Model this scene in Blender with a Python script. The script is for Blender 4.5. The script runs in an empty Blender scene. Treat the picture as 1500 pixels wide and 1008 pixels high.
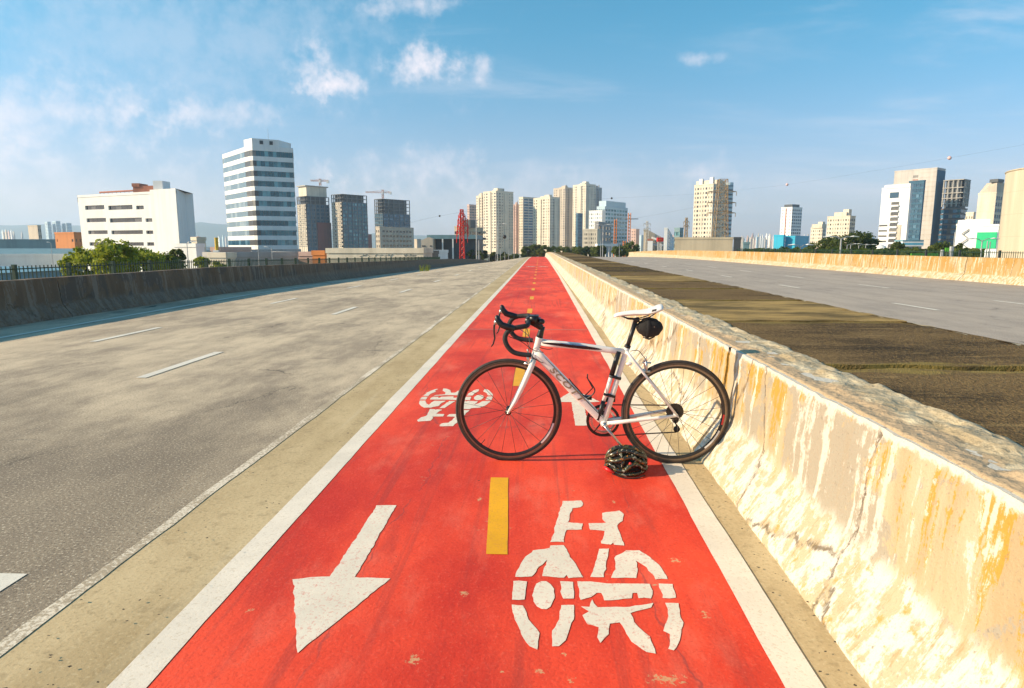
import bpy, bmesh, math, random
from mathutils import Vector, Matrix, noise as mnoise
random.seed(7)
sc = bpy.context.scene
COL = sc.collection
rad = math.radians

# ------------------------------------------------------------------ camera
F, CAMH = 940.0, 1.35                       # focal length in photo pixels (1500 wide), eye height
PIT = math.atan(143 / F); YAW = math.atan(40 / F * math.cos(PIT))
cam_d = bpy.data.cameras.new('camera'); cam = bpy.data.objects.new('camera', cam_d); COL.objects.link(cam)
cam_d.sensor_width = 36; cam_d.lens = 36 * F / 1500; cam_d.clip_start = 0.05; cam_d.clip_end = 30000
cam.location = (0, 0, CAMH); cam.rotation_euler = (math.pi / 2 - PIT, 0, YAW)
sc.camera = cam

# ------------------------------------------------------------------ light
SUN_EL, SUN_AZ = rad(25), rad(10)           # light travels towards +x, a little towards +y
LD = Vector((math.cos(SUN_EL) * math.cos(SUN_AZ), math.cos(SUN_EL) * math.sin(SUN_AZ), -math.sin(SUN_EL)))
sl = bpy.data.lights.new('sun', 'SUN'); so = bpy.data.objects.new('sun', sl); COL.objects.link(so)
sl.energy = 5.0; sl.angle = rad(0.53); sl.color = (1.0, 0.80, 0.55)
so.rotation_euler = LD.to_track_quat('-Z', 'Y').to_euler(); so.location = (-40, -10, 40)
sc.view_settings.view_transform = 'Standard'; sc.view_settings.look = 'None'
sc.view_settings.gamma = 1; sc.view_settings.use_curve_mapping = False
sc.view_settings.exposure = 0.7
SKY_STRENGTH = 0.085
HAZE = 0.00019

# pixel (of the 1500x1008 photograph) -> world helpers, used to measure places and sizes
_f0 = Vector((-math.sin(YAW), math.cos(YAW), 0)); _R = Vector((math.cos(YAW), math.sin(YAW), 0)); _U = Vector((0, 0, 1))
_FW = _f0 * math.cos(PIT) - _U * math.sin(PIT); _UP = _f0 * math.sin(PIT) + _U * math.cos(PIT)
EYE = Vector((0, 0, CAMH))
def ray(px, py): return _FW + _R * ((px - 750) / F) - _UP * ((py - 504) / F)
def gnd(px, py, z=0.0): d = ray(px, py); return EYE + d * ((z - CAMH) / d.z)
def at(px, py, Y): d = ray(px, py); return EYE + d * (Y / d.y)

# world
world = bpy.data.worlds.new('World'); sc.world = world; world.use_nodes = True
nt = world.node_tree; nt.nodes.clear()
class G:
    """tiny node-graph helper"""
    def __init__(s, tree): s.t = tree; s.n = tree.nodes; s.l = tree.links
    def set(s, sock, v):
        if isinstance(v, bpy.types.NodeSocket): s.l.new(v, sock)
        elif v is not None:
            if hasattr(sock, 'default_value'):
                try: sock.default_value = v
                except Exception:
                    sock.default_value = tuple(v) + (1,) if len(v) == 3 else v
    def math(s, op, a, b=None, clamp=False):
        n = s.n.new('ShaderNodeMath'); n.operation = op; n.use_clamp = clamp
        s.set(n.inputs[0], a)
        if b is not None: s.set(n.inputs[1], b)
        return n.outputs[0]
    def vmath(s, op, a, b=None):
        n = s.n.new('ShaderNodeVectorMath'); n.operation = op; s.set(n.inputs[0], a)
        if b is not None: s.set(n.inputs[1], b)
        return n.outputs['Value'] if op in ('DOT_PRODUCT', 'LENGTH', 'DISTANCE') else n.outputs[0]
    def mapping(s, vec, scale=(1, 1, 1), loc=(0, 0, 0), rot=(0, 0, 0)):
        n = s.n.new('ShaderNodeMapping'); s.set(n.inputs['Vector'], vec)
        n.inputs['Scale'].default_value = scale; n.inputs['Location'].default_value = loc; n.inputs['Rotation'].default_value = rot
        return n.outputs[0]
    def noise(s, vec, scale=1.0, detail=4, rough=0.55, dist=0.0):
        n = s.n.new('ShaderNodeTexNoise'); s.set(n.inputs['Vector'], vec)
        n.inputs['Scale'].default_value = scale; n.inputs['Detail'].default_value = detail
        n.inputs['Roughness'].default_value = rough; n.inputs['Distortion'].default_value = dist
        return n.outputs['Fac']
    def voronoi(s, vec, scale=1.0, feature='F1', out='Distance', rnd=1.0):
        n = s.n.new('ShaderNodeTexVoronoi'); n.feature = feature; s.set(n.inputs['Vector'], vec)
        n.inputs['Scale'].default_value = scale; n.inputs['Randomness'].default_value = rnd
        return n.outputs[out]
    def step(s, v, a, b):
        n = s.n.new('ShaderNodeMapRange'); n.interpolation_type = 'SMOOTHSTEP'; s.set(n.inputs['Value'], v)
        n.inputs['From Min'].default_value = a; n.inputs['From Max'].default_value = b
        return n.outputs[0]
    def mix(s, fac, a, b, mode='MIX'):
        n = s.n.new('ShaderNodeMix'); n.data_type = 'RGBA'; n.blend_type = mode
        s.set(n.inputs[0], fac)
        for k, v in ((6, a), (7, b)):
            if isinstance(v, (tuple, list)): v = tuple(v)[:3] + (1,)
            s.set(n.inputs[k], v)
        return n.outputs[2]
    def sep(s, vec):
        n = s.n.new('ShaderNodeSeparateXYZ'); s.set(n.inputs[0], vec); return n.outputs
    def comb(s, x, y, z):
        n = s.n.new('ShaderNodeCombineXYZ')
        for k, v in enumerate((x, y, z)): s.set(n.inputs[k], v)
        return n.outputs[0]

g = G(nt)
sky = nt.nodes.new('ShaderNodeTexSky'); sky.sky_type = 'NISHITA'; sky.sun_disc = False
sky.sun_elevation = SUN_EL; sky.sun_rotation = rad(-100); sky.air_density = 1.0; sky.dust_density = 0.6; sky.ozone_density = 1.5
tc = nt.nodes.new('ShaderNodeTexCoord'); D = tc.outputs['Generated']
dz = g.sep(D)[2]
tint = g.mix(g.step(dz, 0.0, 0.36), (1.10, 0.91, 1.08), (0.33, 1.15, 1.26))
base = g.mix(1.0, sky.outputs[0], tint, 'MULTIPLY')
CLOUD = (8.6, 7.7, 7.9)
# thin high wisps everywhere, denser in soft patches
inv = g.math('DIVIDE', 1.0, g.math('MAXIMUM', g.math('ADD', dz, 0.12), 0.05))
sx, sy, sz = g.sep(D)
plane = g.comb(g.math('MULTIPLY', sx, inv), g.math('MULTIPLY', sy, inv), 0.0)
w1 = g.noise(g.mapping(plane, (0.55, 1.5, 1), (1.7, 0.4, 0), (0, 0, 0.35)), 1.1, 9, 0.62, 0.5)
w2 = g.noise(g.mapping(plane, (0.35, 0.6, 1), (4.1, 2.0, 0)), 0.7, 3, 0.5)
wisp = g.math('MULTIPLY', g.step(w1, 0.46, 0.78), g.step(w2, 0.38, 0.66))
wisp = g.math('MULTIPLY', wisp, g.step(dz, -0.02, 0.12))
col = g.mix(g.math('MULTIPLY', wisp, 0.65), base, CLOUD)
# the few small cumulus in sight, by direction
NZ = g.noise(D, 22, 5, 0.62); NZ2 = g.noise(D, 60, 3, 0.6)
def cumulus(col, px, py, rx, ry, seed, dens):
    c = ray(px, py).normalized(); r = _R; u = r.cross(c).normalized(); r = c.cross(u).normalized()
    v = g.vmath('SUBTRACT', D, tuple(c))
    nz, nz2 = NZ, NZ2
    a = g.math('MULTIPLY', g.vmath('DOT_PRODUCT', v, tuple(r)), F / rx)
    b = g.math('MULTIPLY', g.vmath('DOT_PRODUCT', v, tuple(u)), F / ry)
    e = g.math('MULTIPLY', g.vmath('DOT_PRODUCT', v, tuple(c)), 8.0)
    q = g.vmath('LENGTH', g.comb(a, b, e))
    f = g.math('ADD', g.math('SUBTRACT', 1.0, q), g.math('MULTIPLY', g.math('SUBTRACT', nz, 0.5), 2.6))
    f = g.math('ADD', f, g.math('MULTIPLY', g.math('SUBTRACT', nz2, 0.5), 0.9))
    return g.mix(g.math('MULTIPLY', g.step(f, -0.15, 1.35), dens), col, CLOUD)
for k, c in enumerate([(616, 94, 46, 29, .95), (458, 105, 32, 38, .8), (485, 126, 52, 16, .85), (710, 100, 17, 20, .6), (1034, 84, 28, 10, .5),
                       (602, 8, 70, 18, .45), (330, 168, 100, 22, .4), (610, 248, 110, 30, .45), (1040, 252, 50, 26, .35), (20, 170, 160, 60, .45), (250, 60, 420, 130, .22), (120, 330, 380, 120, .4), (760, 300, 380, 60, .35)]):
    col = cumulus(col, c[0], c[1], c[2], c[3], 1.3 + k * 2.71, c[4])
bg = nt.nodes.new('ShaderNodeBackground'); g.set(bg.inputs[0], col); bg.inputs[1].default_value = SKY_STRENGTH
wo = nt.nodes.new('ShaderNodeOutputWorld'); nt.links.new(bg.outputs[0], wo.inputs[0])
sc.cycles.max_bounces = 6; sc.cycles.volume_bounces = 1; sc.cycles.use_denoising = True

# ------------------------------------------------------------------ materials
MATS = {}
def material(name, build):
    if name in MATS: return MATS[name]
    m = bpy.data.materials.new(name); m.use_nodes = True; t = m.node_tree
    p = t.nodes['Principled BSDF']; gg = G(t)
    geo = t.nodes.new('ShaderNodeNewGeometry')
    build(gg, p, geo.outputs['Position'], geo)
    MATS[name] = m
    return m
def bump(gg, p, h, strength=0.3, dist=0.01):
    b = gg.n.new('ShaderNodeBump'); b.inputs['Strength'].default_value = strength; b.inputs['Distance'].default_value = dist
    gg.set(b.inputs['Height'], h); gg.l.new(b.outputs[0], p.inputs['Normal'])
def setp(p, gg, color=None, rough=None, metal=None, spec=None):
    if color is not None: gg.set(p.inputs['Base Color'], tuple(color)[:3] + (1,) if isinstance(color, (tuple, list)) else color)
    if rough is not None: gg.set(p.inputs['Roughness'], rough)
    if metal is not None: p.inputs['Metallic'].default_value = metal
    if spec is not None: p.inputs['Specular IOR Level'].default_value = spec
def plain(name, c, rough=0.6, metal=0.0, var=0.18, scale=3.0, bmp=0.0):
    """paint, plastic or metal with slight uneven tone and dirt"""
    def b(gg, p, P, geo):
        n1 = gg.noise(P, scale, 5, 0.6); n2 = gg.noise(P, scale * 7.3, 3, 0.5)
        f = gg.math('ADD', gg.math('MULTIPLY', n1, 0.7), gg.math('MULTIPLY', n2, 0.3))
        dark = tuple(x * (1 - var * 1.6) for x in c); lite = tuple(min(1, x * (1 + var)) for x in c)
        setp(p, gg, gg.mix(gg.step(f, 0.25, 0.75), dark, lite), rough, metal)
        if bmp: bump(gg, p, n2, bmp, 0.005)
    return material(name, b)

def facade(name, c, stain=0.25, rough=0.8):
    """rendered wall far away: blotches and rain streaks"""
    def b(gg, p, P, geo):
        st = gg.noise(gg.mapping(P, (1, 1, 0.06)), 0.55, 5, 0.6)
        bl = gg.noise(P, 0.12, 4, 0.55)
        d = tuple(x * (1 - stain) for x in c)
        f = gg.math('ADD', gg.math('MULTIPLY', st, .6), gg.math('MULTIPLY', bl, .4))
        setp(p, gg, gg.mix(gg.step(f, 0.34, 0.6), d, c), rough)
    return material(name, b)
def glass(name, c1, c2, rough=0.12):
    """window glass: dark, mirror-like, each pane a little different (blinds, rooms, and mirrored blotches put into the teal tint)"""
    def b(gg, p, P, geo):
        oi = gg.n.new('ShaderNodeObjectInfo')
        r = gg.math('FRACT', gg.math('ADD', oi.outputs['Random'], gg.math('MULTIPLY', geo.outputs['Random Per Island'], 7.7)))
        n = gg.noise(P, 0.6, 3)
        f = gg.math('ADD', gg.math('MULTIPLY', r, 0.7), gg.math('MULTIPLY', n, 0.4))
        setp(p, gg, gg.mix(gg.step(f, 0.55, 0.95), c1, c2), rough, 0.0, 0.8)
    return material(name, b)

def asphalt(name, pale, dark, seed):
    def b(gg, p, P, geo):
        big = gg.noise(gg.mapping(P, (0.55, 0.30, 1), (seed, seed * .7, 0)), 0.9, 10, 0.72, 0.1)
        mid = gg.noise(gg.mapping(P, (2.0, 0.6, 1), (seed * 2, 0, 0)), 1.9, 10, 0.74)
        fine = gg.noise(P, 75, 2, 0.6); grit = gg.voronoi(P, 150)
        f = gg.math('ADD', gg.math('MULTIPLY', big, .65), gg.math('MULTIPLY', mid, .35))
        c = gg.mix(gg.step(f, 0.40, 0.58), dark, pale)
        c = gg.mix(gg.math('MULTIPLY', gg.step(gg.math('ADD', gg.sep(P)[1], gg.math('MULTIPLY', gg.math('SUBTRACT', big, .5), 9.0)), 7.0, 3.4), 0.72), c, tuple(v * .55 for v in dark))   # darker resurfaced patch
        # tyre-polished tracks along the lane
        x = gg.sep(P)[0]
        tr = gg.math('SINE', gg.math('MULTIPLY', gg.math('ADD', x, gg.math('MULTIPLY', mid, .3)), 5.3))
        c = gg.mix(gg.math('MULTIPLY', gg.step(tr, 0.2, 1.0), 0.13), c, tuple(v * .5 for v in dark))
        # oil smears lying across
        sm = gg.noise(gg.mapping(P, (0.5, 2.4, 1), (seed + 8, 3, 0)), 1.3, 9, 0.7, .4)
        c = gg.mix(gg.math('MULTIPLY', gg.step(sm, 0.60, 0.70), 0.55), c, (0.10, 0.085, 0.075))
        # stones showing through
        c = gg.mix(gg.math('MULTIPLY', gg.step(fine, 0.46, 0.30), 0.8), c, tuple(v * .35 for v in dark))
        c = gg.mix(gg.math('MULTIPLY', gg.step(fine, 0.56, 0.70), 0.8), c, (0.68, 0.58, 0.44))
        cr = gg.voronoi(gg.mapping(gg.vmath('ADD', P, gg.comb(mid, big, 0.0)), (0.35, 0.22, 1)), 1.0, 'DISTANCE_TO_EDGE')
        crk = gg.math('MULTIPLY', gg.step(cr, 0.006, 0.0), gg.step(big, 0.5, 0.42))
        c = gg.mix(gg.math('MULTIPLY', crk, .75), c, (0.03, 0.028, 0.025))
        setp(p, gg, c, 0.85, 0, 0.3)
        bump(gg, p, gg.math('ADD', fine, gg.math('MULTIPLY', grit, .6)), 0.3, 0.005)
    return material(name, b)
M_ASPH = asphalt('asphalt_left', (0.64, 0.51, 0.355), (0.34, 0.268, 0.195), 2.3)
M_ASPH_R = asphalt('asphalt_right', (0.44, 0.365, 0.30), (0.35, 0.295, 0.25), 9.1)

SCRAPES = []
for px, py, a, b_ in ((974, 996, 46, 12), (836, 997, 10, 8), (606, 968, 16, 12), (828, 960, 9, 4), (1033, 902, 7, 10), (989, 822, 16, 7), (899, 736, 6, 3), (702, 732, 7, 4), (680, 870, 12, 6), (366, 896, 8, 5), (790, 985, 14, 5), (735, 985, 8, 5)):
    q0, q1 = gnd(px - a, py), gnd(px + a, py); r0, r1 = gnd(px, py + b_), gnd(px, py - b_)
    SCRAPES.append(((q0.x + q1.x) / 2, (r0.y + r1.y) / 2, abs(q1.x - q0.x) / 2, abs(r1.y - r0.y) / 2))
def b_red(gg, p, P, geo):
    CH = gg.noise(P, 60, 5, .75)
    n = gg.noise(gg.mapping(P, (1, .5, 1)), 0.9, 6, 0.6); f = gg.noise(P, 14, 8, 0.72); ff = gg.noise(P, 75, 2, .6)
    c = gg.mix(gg.step(n, 0.36, 0.62), (0.58, 0.024, 0.010), (0.90, 0.075, 0.026))
    c = gg.mix(gg.math('MULTIPLY', gg.step(f, 0.5, 0.75), 0.35), c, (0.88, 0.10, 0.06))
    # grey rubber smudges
    s = gg.noise(gg.mapping(P, (2.2, .5, 1), (5, 1, 0), (0, 0, .3)), 1.5, 6, 0.65, .7)
    c = gg.mix(gg.math('MULTIPLY', gg.step(s, 0.52, 0.72), 0.55), c, (0.42, 0.035, 0.022))
    ty = gg.noise(gg.mapping(P, (9, .22, 1), (1, 4, 0)), 1.3, 5, .6)
    c = gg.mix(gg.math('MULTIPLY', gg.step(ty, .53, .68), .45), c, (0.34, 0.04, 0.03))
    ds = gg.noise(gg.mapping(P, (1, .4, 1), (9, 2, 0)), 2.6, 7, .68)
    c = gg.mix(gg.math('MULTIPLY', gg.step(ds, .50, .70), .36), c, (0.88, 0.22, 0.14))
    # chips down to the concrete
    ch = gg.math('MULTIPLY', gg.step(gg.noise(gg.mapping(P, (1, 1.5, 1)), 26, 5, .72), 0.60, 0.64), gg.step(gg.noise(P, 2.3, 3), 0.60, 0.70))
    c = gg.mix(gg.math('MULTIPLY', ch, .85), c, (0.55, 0.42, 0.24))
    for (sx0, sy0, srx, sry) in SCRAPES:               # places where the paint has come off
        q = gg.vmath('LENGTH', gg.mapping(P, (1 / srx, 1 / sry, 0), (-sx0 / srx, -sy0 / sry, 0)))
        k = gg.math('ADD', gg.math('SUBTRACT', 1.0, q), gg.math('MULTIPLY', gg.math('SUBTRACT', CH, .5), 4.0))
        c = gg.mix(gg.math('MULTIPLY', gg.step(k, .55, .8), .75), c, (0.60, 0.40, 0.20))
    # hairline cracks
    cr = gg.voronoi(gg.mapping(gg.vmath('ADD', P, gg.comb(gg.math('MULTIPLY', n, .7), 0.0, 0.0)), (0.55, 0.11, 1), (.43, .2, 0)), 1.0, 'DISTANCE_TO_EDGE')
    c = gg.mix(gg.math('MULTIPLY', gg.math('MULTIPLY', gg.step(cr, 0.004, 0.0005), gg.step(s, .48, .58)), .5), c, (0.22, 0.05, 0.05))
    c = gg.mix(gg.math('MULTIPLY', gg.step(ff, .58, .72), .22), c, (0.95, 0.20, 0.12)); c = gg.mix(gg.math('MULTIPLY', gg.step(ff, .44, .30), .28), c, (0.38, 0.02, 0.012))
    setp(p, gg, c, 0.75, 0, 0.4)
    bump(gg, p, gg.math('ADD', ff, gg.math('MULTIPLY', f, 1.2)), 0.45, 0.004)
M_RED = material('red_lane_paint', b_red)
def road_paint(name, c, wear, under, rough=0.6):
    def b(gg, p, P, geo):
        n = gg.noise(P, 40, 7, 0.75); l = gg.noise(P, 2.1, 6, .7); f = gg.noise(P, 85, 2, .6)
        d = tuple(v * .83 for v in c)
        col = gg.mix(gg.step(l, .3, .7), d, c)
        w = gg.step(gg.math('ADD', n, gg.math('MULTIPLY', l, .35)), 0.93 - wear, 0.98 - wear * .6)
        col = gg.mix(gg.math('MULTIPLY', w, .8), col, under)
        col = gg.mix(gg.math('MULTIPLY', gg.step(f, .46, .3), .4), col, under)
        setp(p, gg, col, rough); bump(gg, p, gg.math('ADD', f, n), 0.25, 0.003)
    return material(name, b)
M_WHITE = road_paint('white_lane_paint', (0.88, 0.77, 0.63), 0.10, (0.5, 0.38, 0.24))
M_WHITE_OLD = road_paint('worn_white_road_paint', (0.82, 0.75, 0.63), 0.12, (0.4, 0.34, 0.26))
M_STEN = road_paint('stencil_white_paint', (0.88, 0.77, 0.62), 0.17, (0.66, 0.10, 0.055))
M_YEL = road_paint('yellow_lane_paint', (0.92, 0.43, 0.0), 0.06, (0.6, 0.2, 0.05))
def b_gut(gg, p, P, geo):
    n = gg.noise(gg.mapping(P, (1.2, .4, 1)), 1.5, 7, 0.65); f = gg.noise(P, 60, 2, .6); v = gg.voronoi(P, 9); md = gg.noise(P, 9, 6, .7)
    c = gg.mix(gg.step(n, .3, .68), (0.40, 0.285, 0.14), (0.60, 0.455, 0.255))
    c = gg.mix(gg.math('MULTIPLY', gg.step(f, .54, .70), .45), c, (0.27, 0.195, 0.10))
    c = gg.mix(gg.math('MULTIPLY', gg.step(md, .52, .66), .5), c, (0.30, 0.215, 0.11)); c = gg.mix(gg.math('MULTIPLY', gg.step(f, .46, .3), .35), c, (0.66, 0.53, 0.32))
    c = gg.mix(gg.math('MULTIPLY', gg.step(v, .05, .02), .8), c, (0.05, 0.04, 0.03))
    sw = gg.noise(gg.mapping(P, (6, .25, 1), (2, 0, 0)), 1, 4)
    c = gg.mix(gg.math('MULTIPLY', gg.step(sw, .58, .75), .4), c, (0.6, 0.5, 0.33))
    setp(p, gg, c, .85); bump(gg, p, f, .35, .004)
M_GUT = material('tan_concrete_gutter', b_gut)

def barrier_mat(name, top_cols, white, bare, ymix, dirt=0.0, edge=0.0):
    """old painted concrete: cream, ochre and white coats flaking in drips, bare cement patches, scuffed kick face"""
    def b(gg, p, P, geo):
        x, y, z = gg.sep(P)
        drip = gg.noise(gg.mapping(P, (1, 3.2, .42)), 1.6, 8, .66, .4)
        drip2 = gg.noise(gg.mapping(P, (1, 7, .5), (3, 5, 1)), 1.5, 6, .65)
        blot = gg.noise(gg.mapping(P, (1, 1, .8), (8, 1, 2)), 1.35, 4, .55, .5)
        flak = gg.noise(P, 17, 8, .75); fine = gg.noise(P, 85, 2, .6)
        c = gg.mix(gg.step(drip, .34, .62), top_cols[0], top_cols[1])
        c = gg.mix(gg.math('MULTIPLY', gg.step(gg.math('ADD', gg.math('ADD', drip2, gg.math('MULTIPLY', flak, .45)), gg.math('MULTIPLY', gg.math('SUBTRACT', z, .5), .22)), .735, .765), ymix), c, top_cols[2])
        c = gg.mix(gg.math('MULTIPLY', gg.step(gg.math('ADD', blot, gg.math('MULTIPLY', gg.math('SUBTRACT', flak, .5), .28)), .535, .555), .92), c, bare)
        wf = gg.math('ADD', gg.math('ADD', drip2, gg.math('MULTIPLY', gg.math('SUBTRACT', flak, .5), .55)), gg.math('MULTIPLY', gg.math('SUBTRACT', drip, .5), .9))
        c = gg.mix(gg.math('MULTIPLY', gg.step(wf, .545, .62), .85), c, white)
        if edge: c = gg.mix(gg.step(gg.math('ADD', z, gg.math('MULTIPLY', gg.math('SUBTRACT', flak, .5), .12)), edge, edge + .025), c, white)
        # kick face: tyre-scuffed, diagonal strokes
        di = gg.noise(gg.mapping(P, (1, 1, 1), (1, 2, 3), (rad(52), 0, 0)), 1, 2)
        dia = gg.noise(gg.mapping(P, (3, 9, 2), (0, 0, 0), (rad(50), 0, 0)), 1.4, 7, .68, .3)
        kick = gg.mix(gg.step(gg.math('ADD', dia, gg.math('MULTIPLY', gg.math('SUBTRACT', flak, .5), .9)), .44, .52), top_cols[1], white)
        kick = gg.mix(gg.math('MULTIPLY', gg.step(gg.noise(gg.mapping(P, (1, 2, 2), (6, 0, 0)), 4.3, 6, .66), .54, .66), .7), kick, top_cols[0])
        kick = gg.mix(gg.math('MULTIPLY', gg.step(gg.noise(gg.mapping(P, (3, 30, 5), (0, 0, 0), (rad(50), 0, 0)), 1.6, 6, .7), .56, .66), .6), kick, (0.36, 0.23, 0.10))
        kick = gg.mix(gg.math('MULTIPLY', gg.step(gg.noise(gg.mapping(P, (1, 2, 2), (2, 7, 0)), 6.3, 6, .66), .60, .68), .7), kick, top_cols[2])
        c = gg.mix(gg.step(gg.math('ADD', z, gg.math('MULTIPLY', gg.math('SUBTRACT', drip, .5), .25)), .31, .23), c, kick)
        # chips, dirt, hairlines
        c = gg.mix(gg.math('MULTIPLY', gg.step(gg.math('ADD', flak, gg.math('MULTIPLY', gg.math('SUBTRACT', gg.noise(P, 48, 4, .7), .5), .5)), .64, .70), .7), c, tuple(v * .55 for v in bare))
        cr = gg.voronoi(gg.mapping(gg.vmath('ADD', P, gg.comb(0.0, gg.math('MULTIPLY', flak, .12), gg.math('MULTIPLY', drip, .5))), (1, 1.0, .33), (0, .37, 0)), 1.0, 'DISTANCE_TO_EDGE')
        c = gg.mix(gg.math('MULTIPLY', gg.math('MULTIPLY', gg.step(cr, .010, .002), gg.step(flak, .40, .56)), .8), c, (0.10, 0.065, 0.03))
        c = gg.mix(gg.math('MULTIPLY', gg.step(fine, .60, .72), .4), c, tuple(v * .6 for v in bare))
        if dirt:
            c = gg.mix(gg.math('MULTIPLY', gg.step(drip, .62, .38), dirt), c, (0.10, 0.075, 0.05))
        setp(p, gg, c, .8, 0, .3)
        bump(gg, p, gg.math('ADD', gg.math('MULTIPLY', flak, .8), gg.math('ADD', fine, gg.math('MULTIPLY', gg.step(cr, .012, .0), -1.2))), .5, .008)
    return material(name, b)
M_BAR = barrier_mat('peeling_cream_barrier', ((0.385, 0.29, 0.165), (0.46, 0.375, 0.245), (0.46, 0.25, 0.03)), (0.60, 0.555, 0.475), (0.32, 0.285, 0.22), .9, 0, .665)
M_BAR_R = barrier_mat('ochre_barrier', ((0.38, 0.23, 0.08), (0.41, 0.27, 0.11), (0.40, 0.20, 0.03)), (0.55, 0.49, 0.39), (0.40, 0.28, 0.14), .5)
M_BAR_L = barrier_mat('stained_shade_barrier', ((0.16, 0.105, 0.065), (0.19, 0.13, 0.08), (0.17, 0.09, 0.035)), (0.22, 0.18, 0.14), (0.10, 0.085, 0.07), .4, .45)  # dirt drips, plus the parapet's shade deepened in the darkened base colours
def b_mort(gg, p, P, geo):
    n = gg.noise(P, 6, 7, .68); f = gg.noise(P, 45, 3, .65); v = gg.voronoi(P, 22)
    c = gg.mix(gg.step(n, .35, .66), (0.40, 0.305, 0.18), (0.62, 0.515, 0.345))
    c = gg.mix(gg.math('MULTIPLY', gg.step(f, .58, .70), .6), c, (0.22, 0.165, 0.095))
    c = gg.mix(gg.math('MULTIPLY', gg.step(gg.noise(P, 2.3, 5, .6), .58, .7), .6), c, (0.42, 0.36, 0.2))
    setp(p, gg, c, .9); c = gg.mix(gg.step(gg.math('ADD', gg.sep(P)[0], gg.math('MULTIPLY', gg.math('SUBTRACT', n, .5), .22)), 1.41, 1.35), c, (0.47, 0.335, 0.20)); gg.set(p.inputs['Base Color'], c)
    bump(gg, p, gg.math('ADD', gg.math('MULTIPLY', n, 1.5), gg.math('ADD', f, v)), .6, .015)
M_MORT = material('crumbling_mortar', b_mort)
def b_moss(gg, p, P, geo):
    n = gg.noise(gg.mapping(P, (.8, 1.5, 1)), 1.3, 8, .7, 0); m = gg.noise(gg.mapping(P, (1.3, 5, 1), (4, 0, 0)), 1.6, 7, .7)
    oi = gg.n.new('ShaderNodeObjectInfo').outputs['Random']
    f = gg.noise(P, 42, 3, .65); ff = gg.noise(P, 95, 2, .6)
    c = gg.mix(gg.step(gg.math('ADD', n, gg.math('MULTIPLY', gg.math('SUBTRACT', oi, .5), .5)), .36, .66), (0.040, 0.027, 0.015), (0.155, 0.098, 0.044))
    c = gg.mix(gg.math('MULTIPLY', gg.step(m, .58, .64), .5), c, (0.36, 0.24, 0.10))
    c = gg.mix(gg.math('MULTIPLY', gg.step(gg.math('ADD', f, gg.math('MULTIPLY', n, .4)), .66, .80), .5), c, (0.32, 0.205, 0.08))
    c = gg.mix(gg.math('MULTIPLY', gg.step(ff, .45, .3), .5), c, (0.03, 0.024, 0.014))
    y = gg.sep(P)[1]; dj = gg.math('MULTIPLY', gg.math('ABSOLUTE', gg.math('SUBTRACT', gg.math('FRACT', gg.math('ADD', gg.math('DIVIDE', gg.math('ADD', y, 23.31), 2.24), .5)), .5)), 2.24)
    c = gg.mix(gg.math('MULTIPLY', gg.step(gg.math('ADD', dj, gg.math('MULTIPLY', gg.math('SUBTRACT', m, .5), .9)), .16, .02), .75), c, (0.30, 0.22, 0.06))   # moss along the joints
    setp(p, gg, c, .95, 0, .15); bump(gg, p, gg.math('ADD', f, ff), .9, .015)
M_MOSS = material('mossy_median_slab', b_moss)
def b_dry(gg, p, P, geo):
    n = gg.noise(gg.mapping(P, (.7, 1.8, 1)), 1.3, 8, .7, 0); f = gg.noise(P, 70, 4, .7)
    c = gg.mix(gg.step(n, .36, .62), (0.13, 0.092, 0.04), (0.42, 0.28, 0.105))
    c = gg.mix(gg.math('MULTIPLY', gg.step(f, .6, .72), .6), c, (0.08, 0.06, 0.03))
    setp(p, gg, c, .95, 0, .15); bump(gg, p, f, .9, .012)
M_SOIL = plain('black_joint_soil', (0.018, 0.014, 0.009), .95, 0, .3, 8)
M_DRY = material('dry_ochre_median_slab', b_dry)
M_CONC = facade('raw_concrete', (0.42, 0.39, 0.35), .35)

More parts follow.
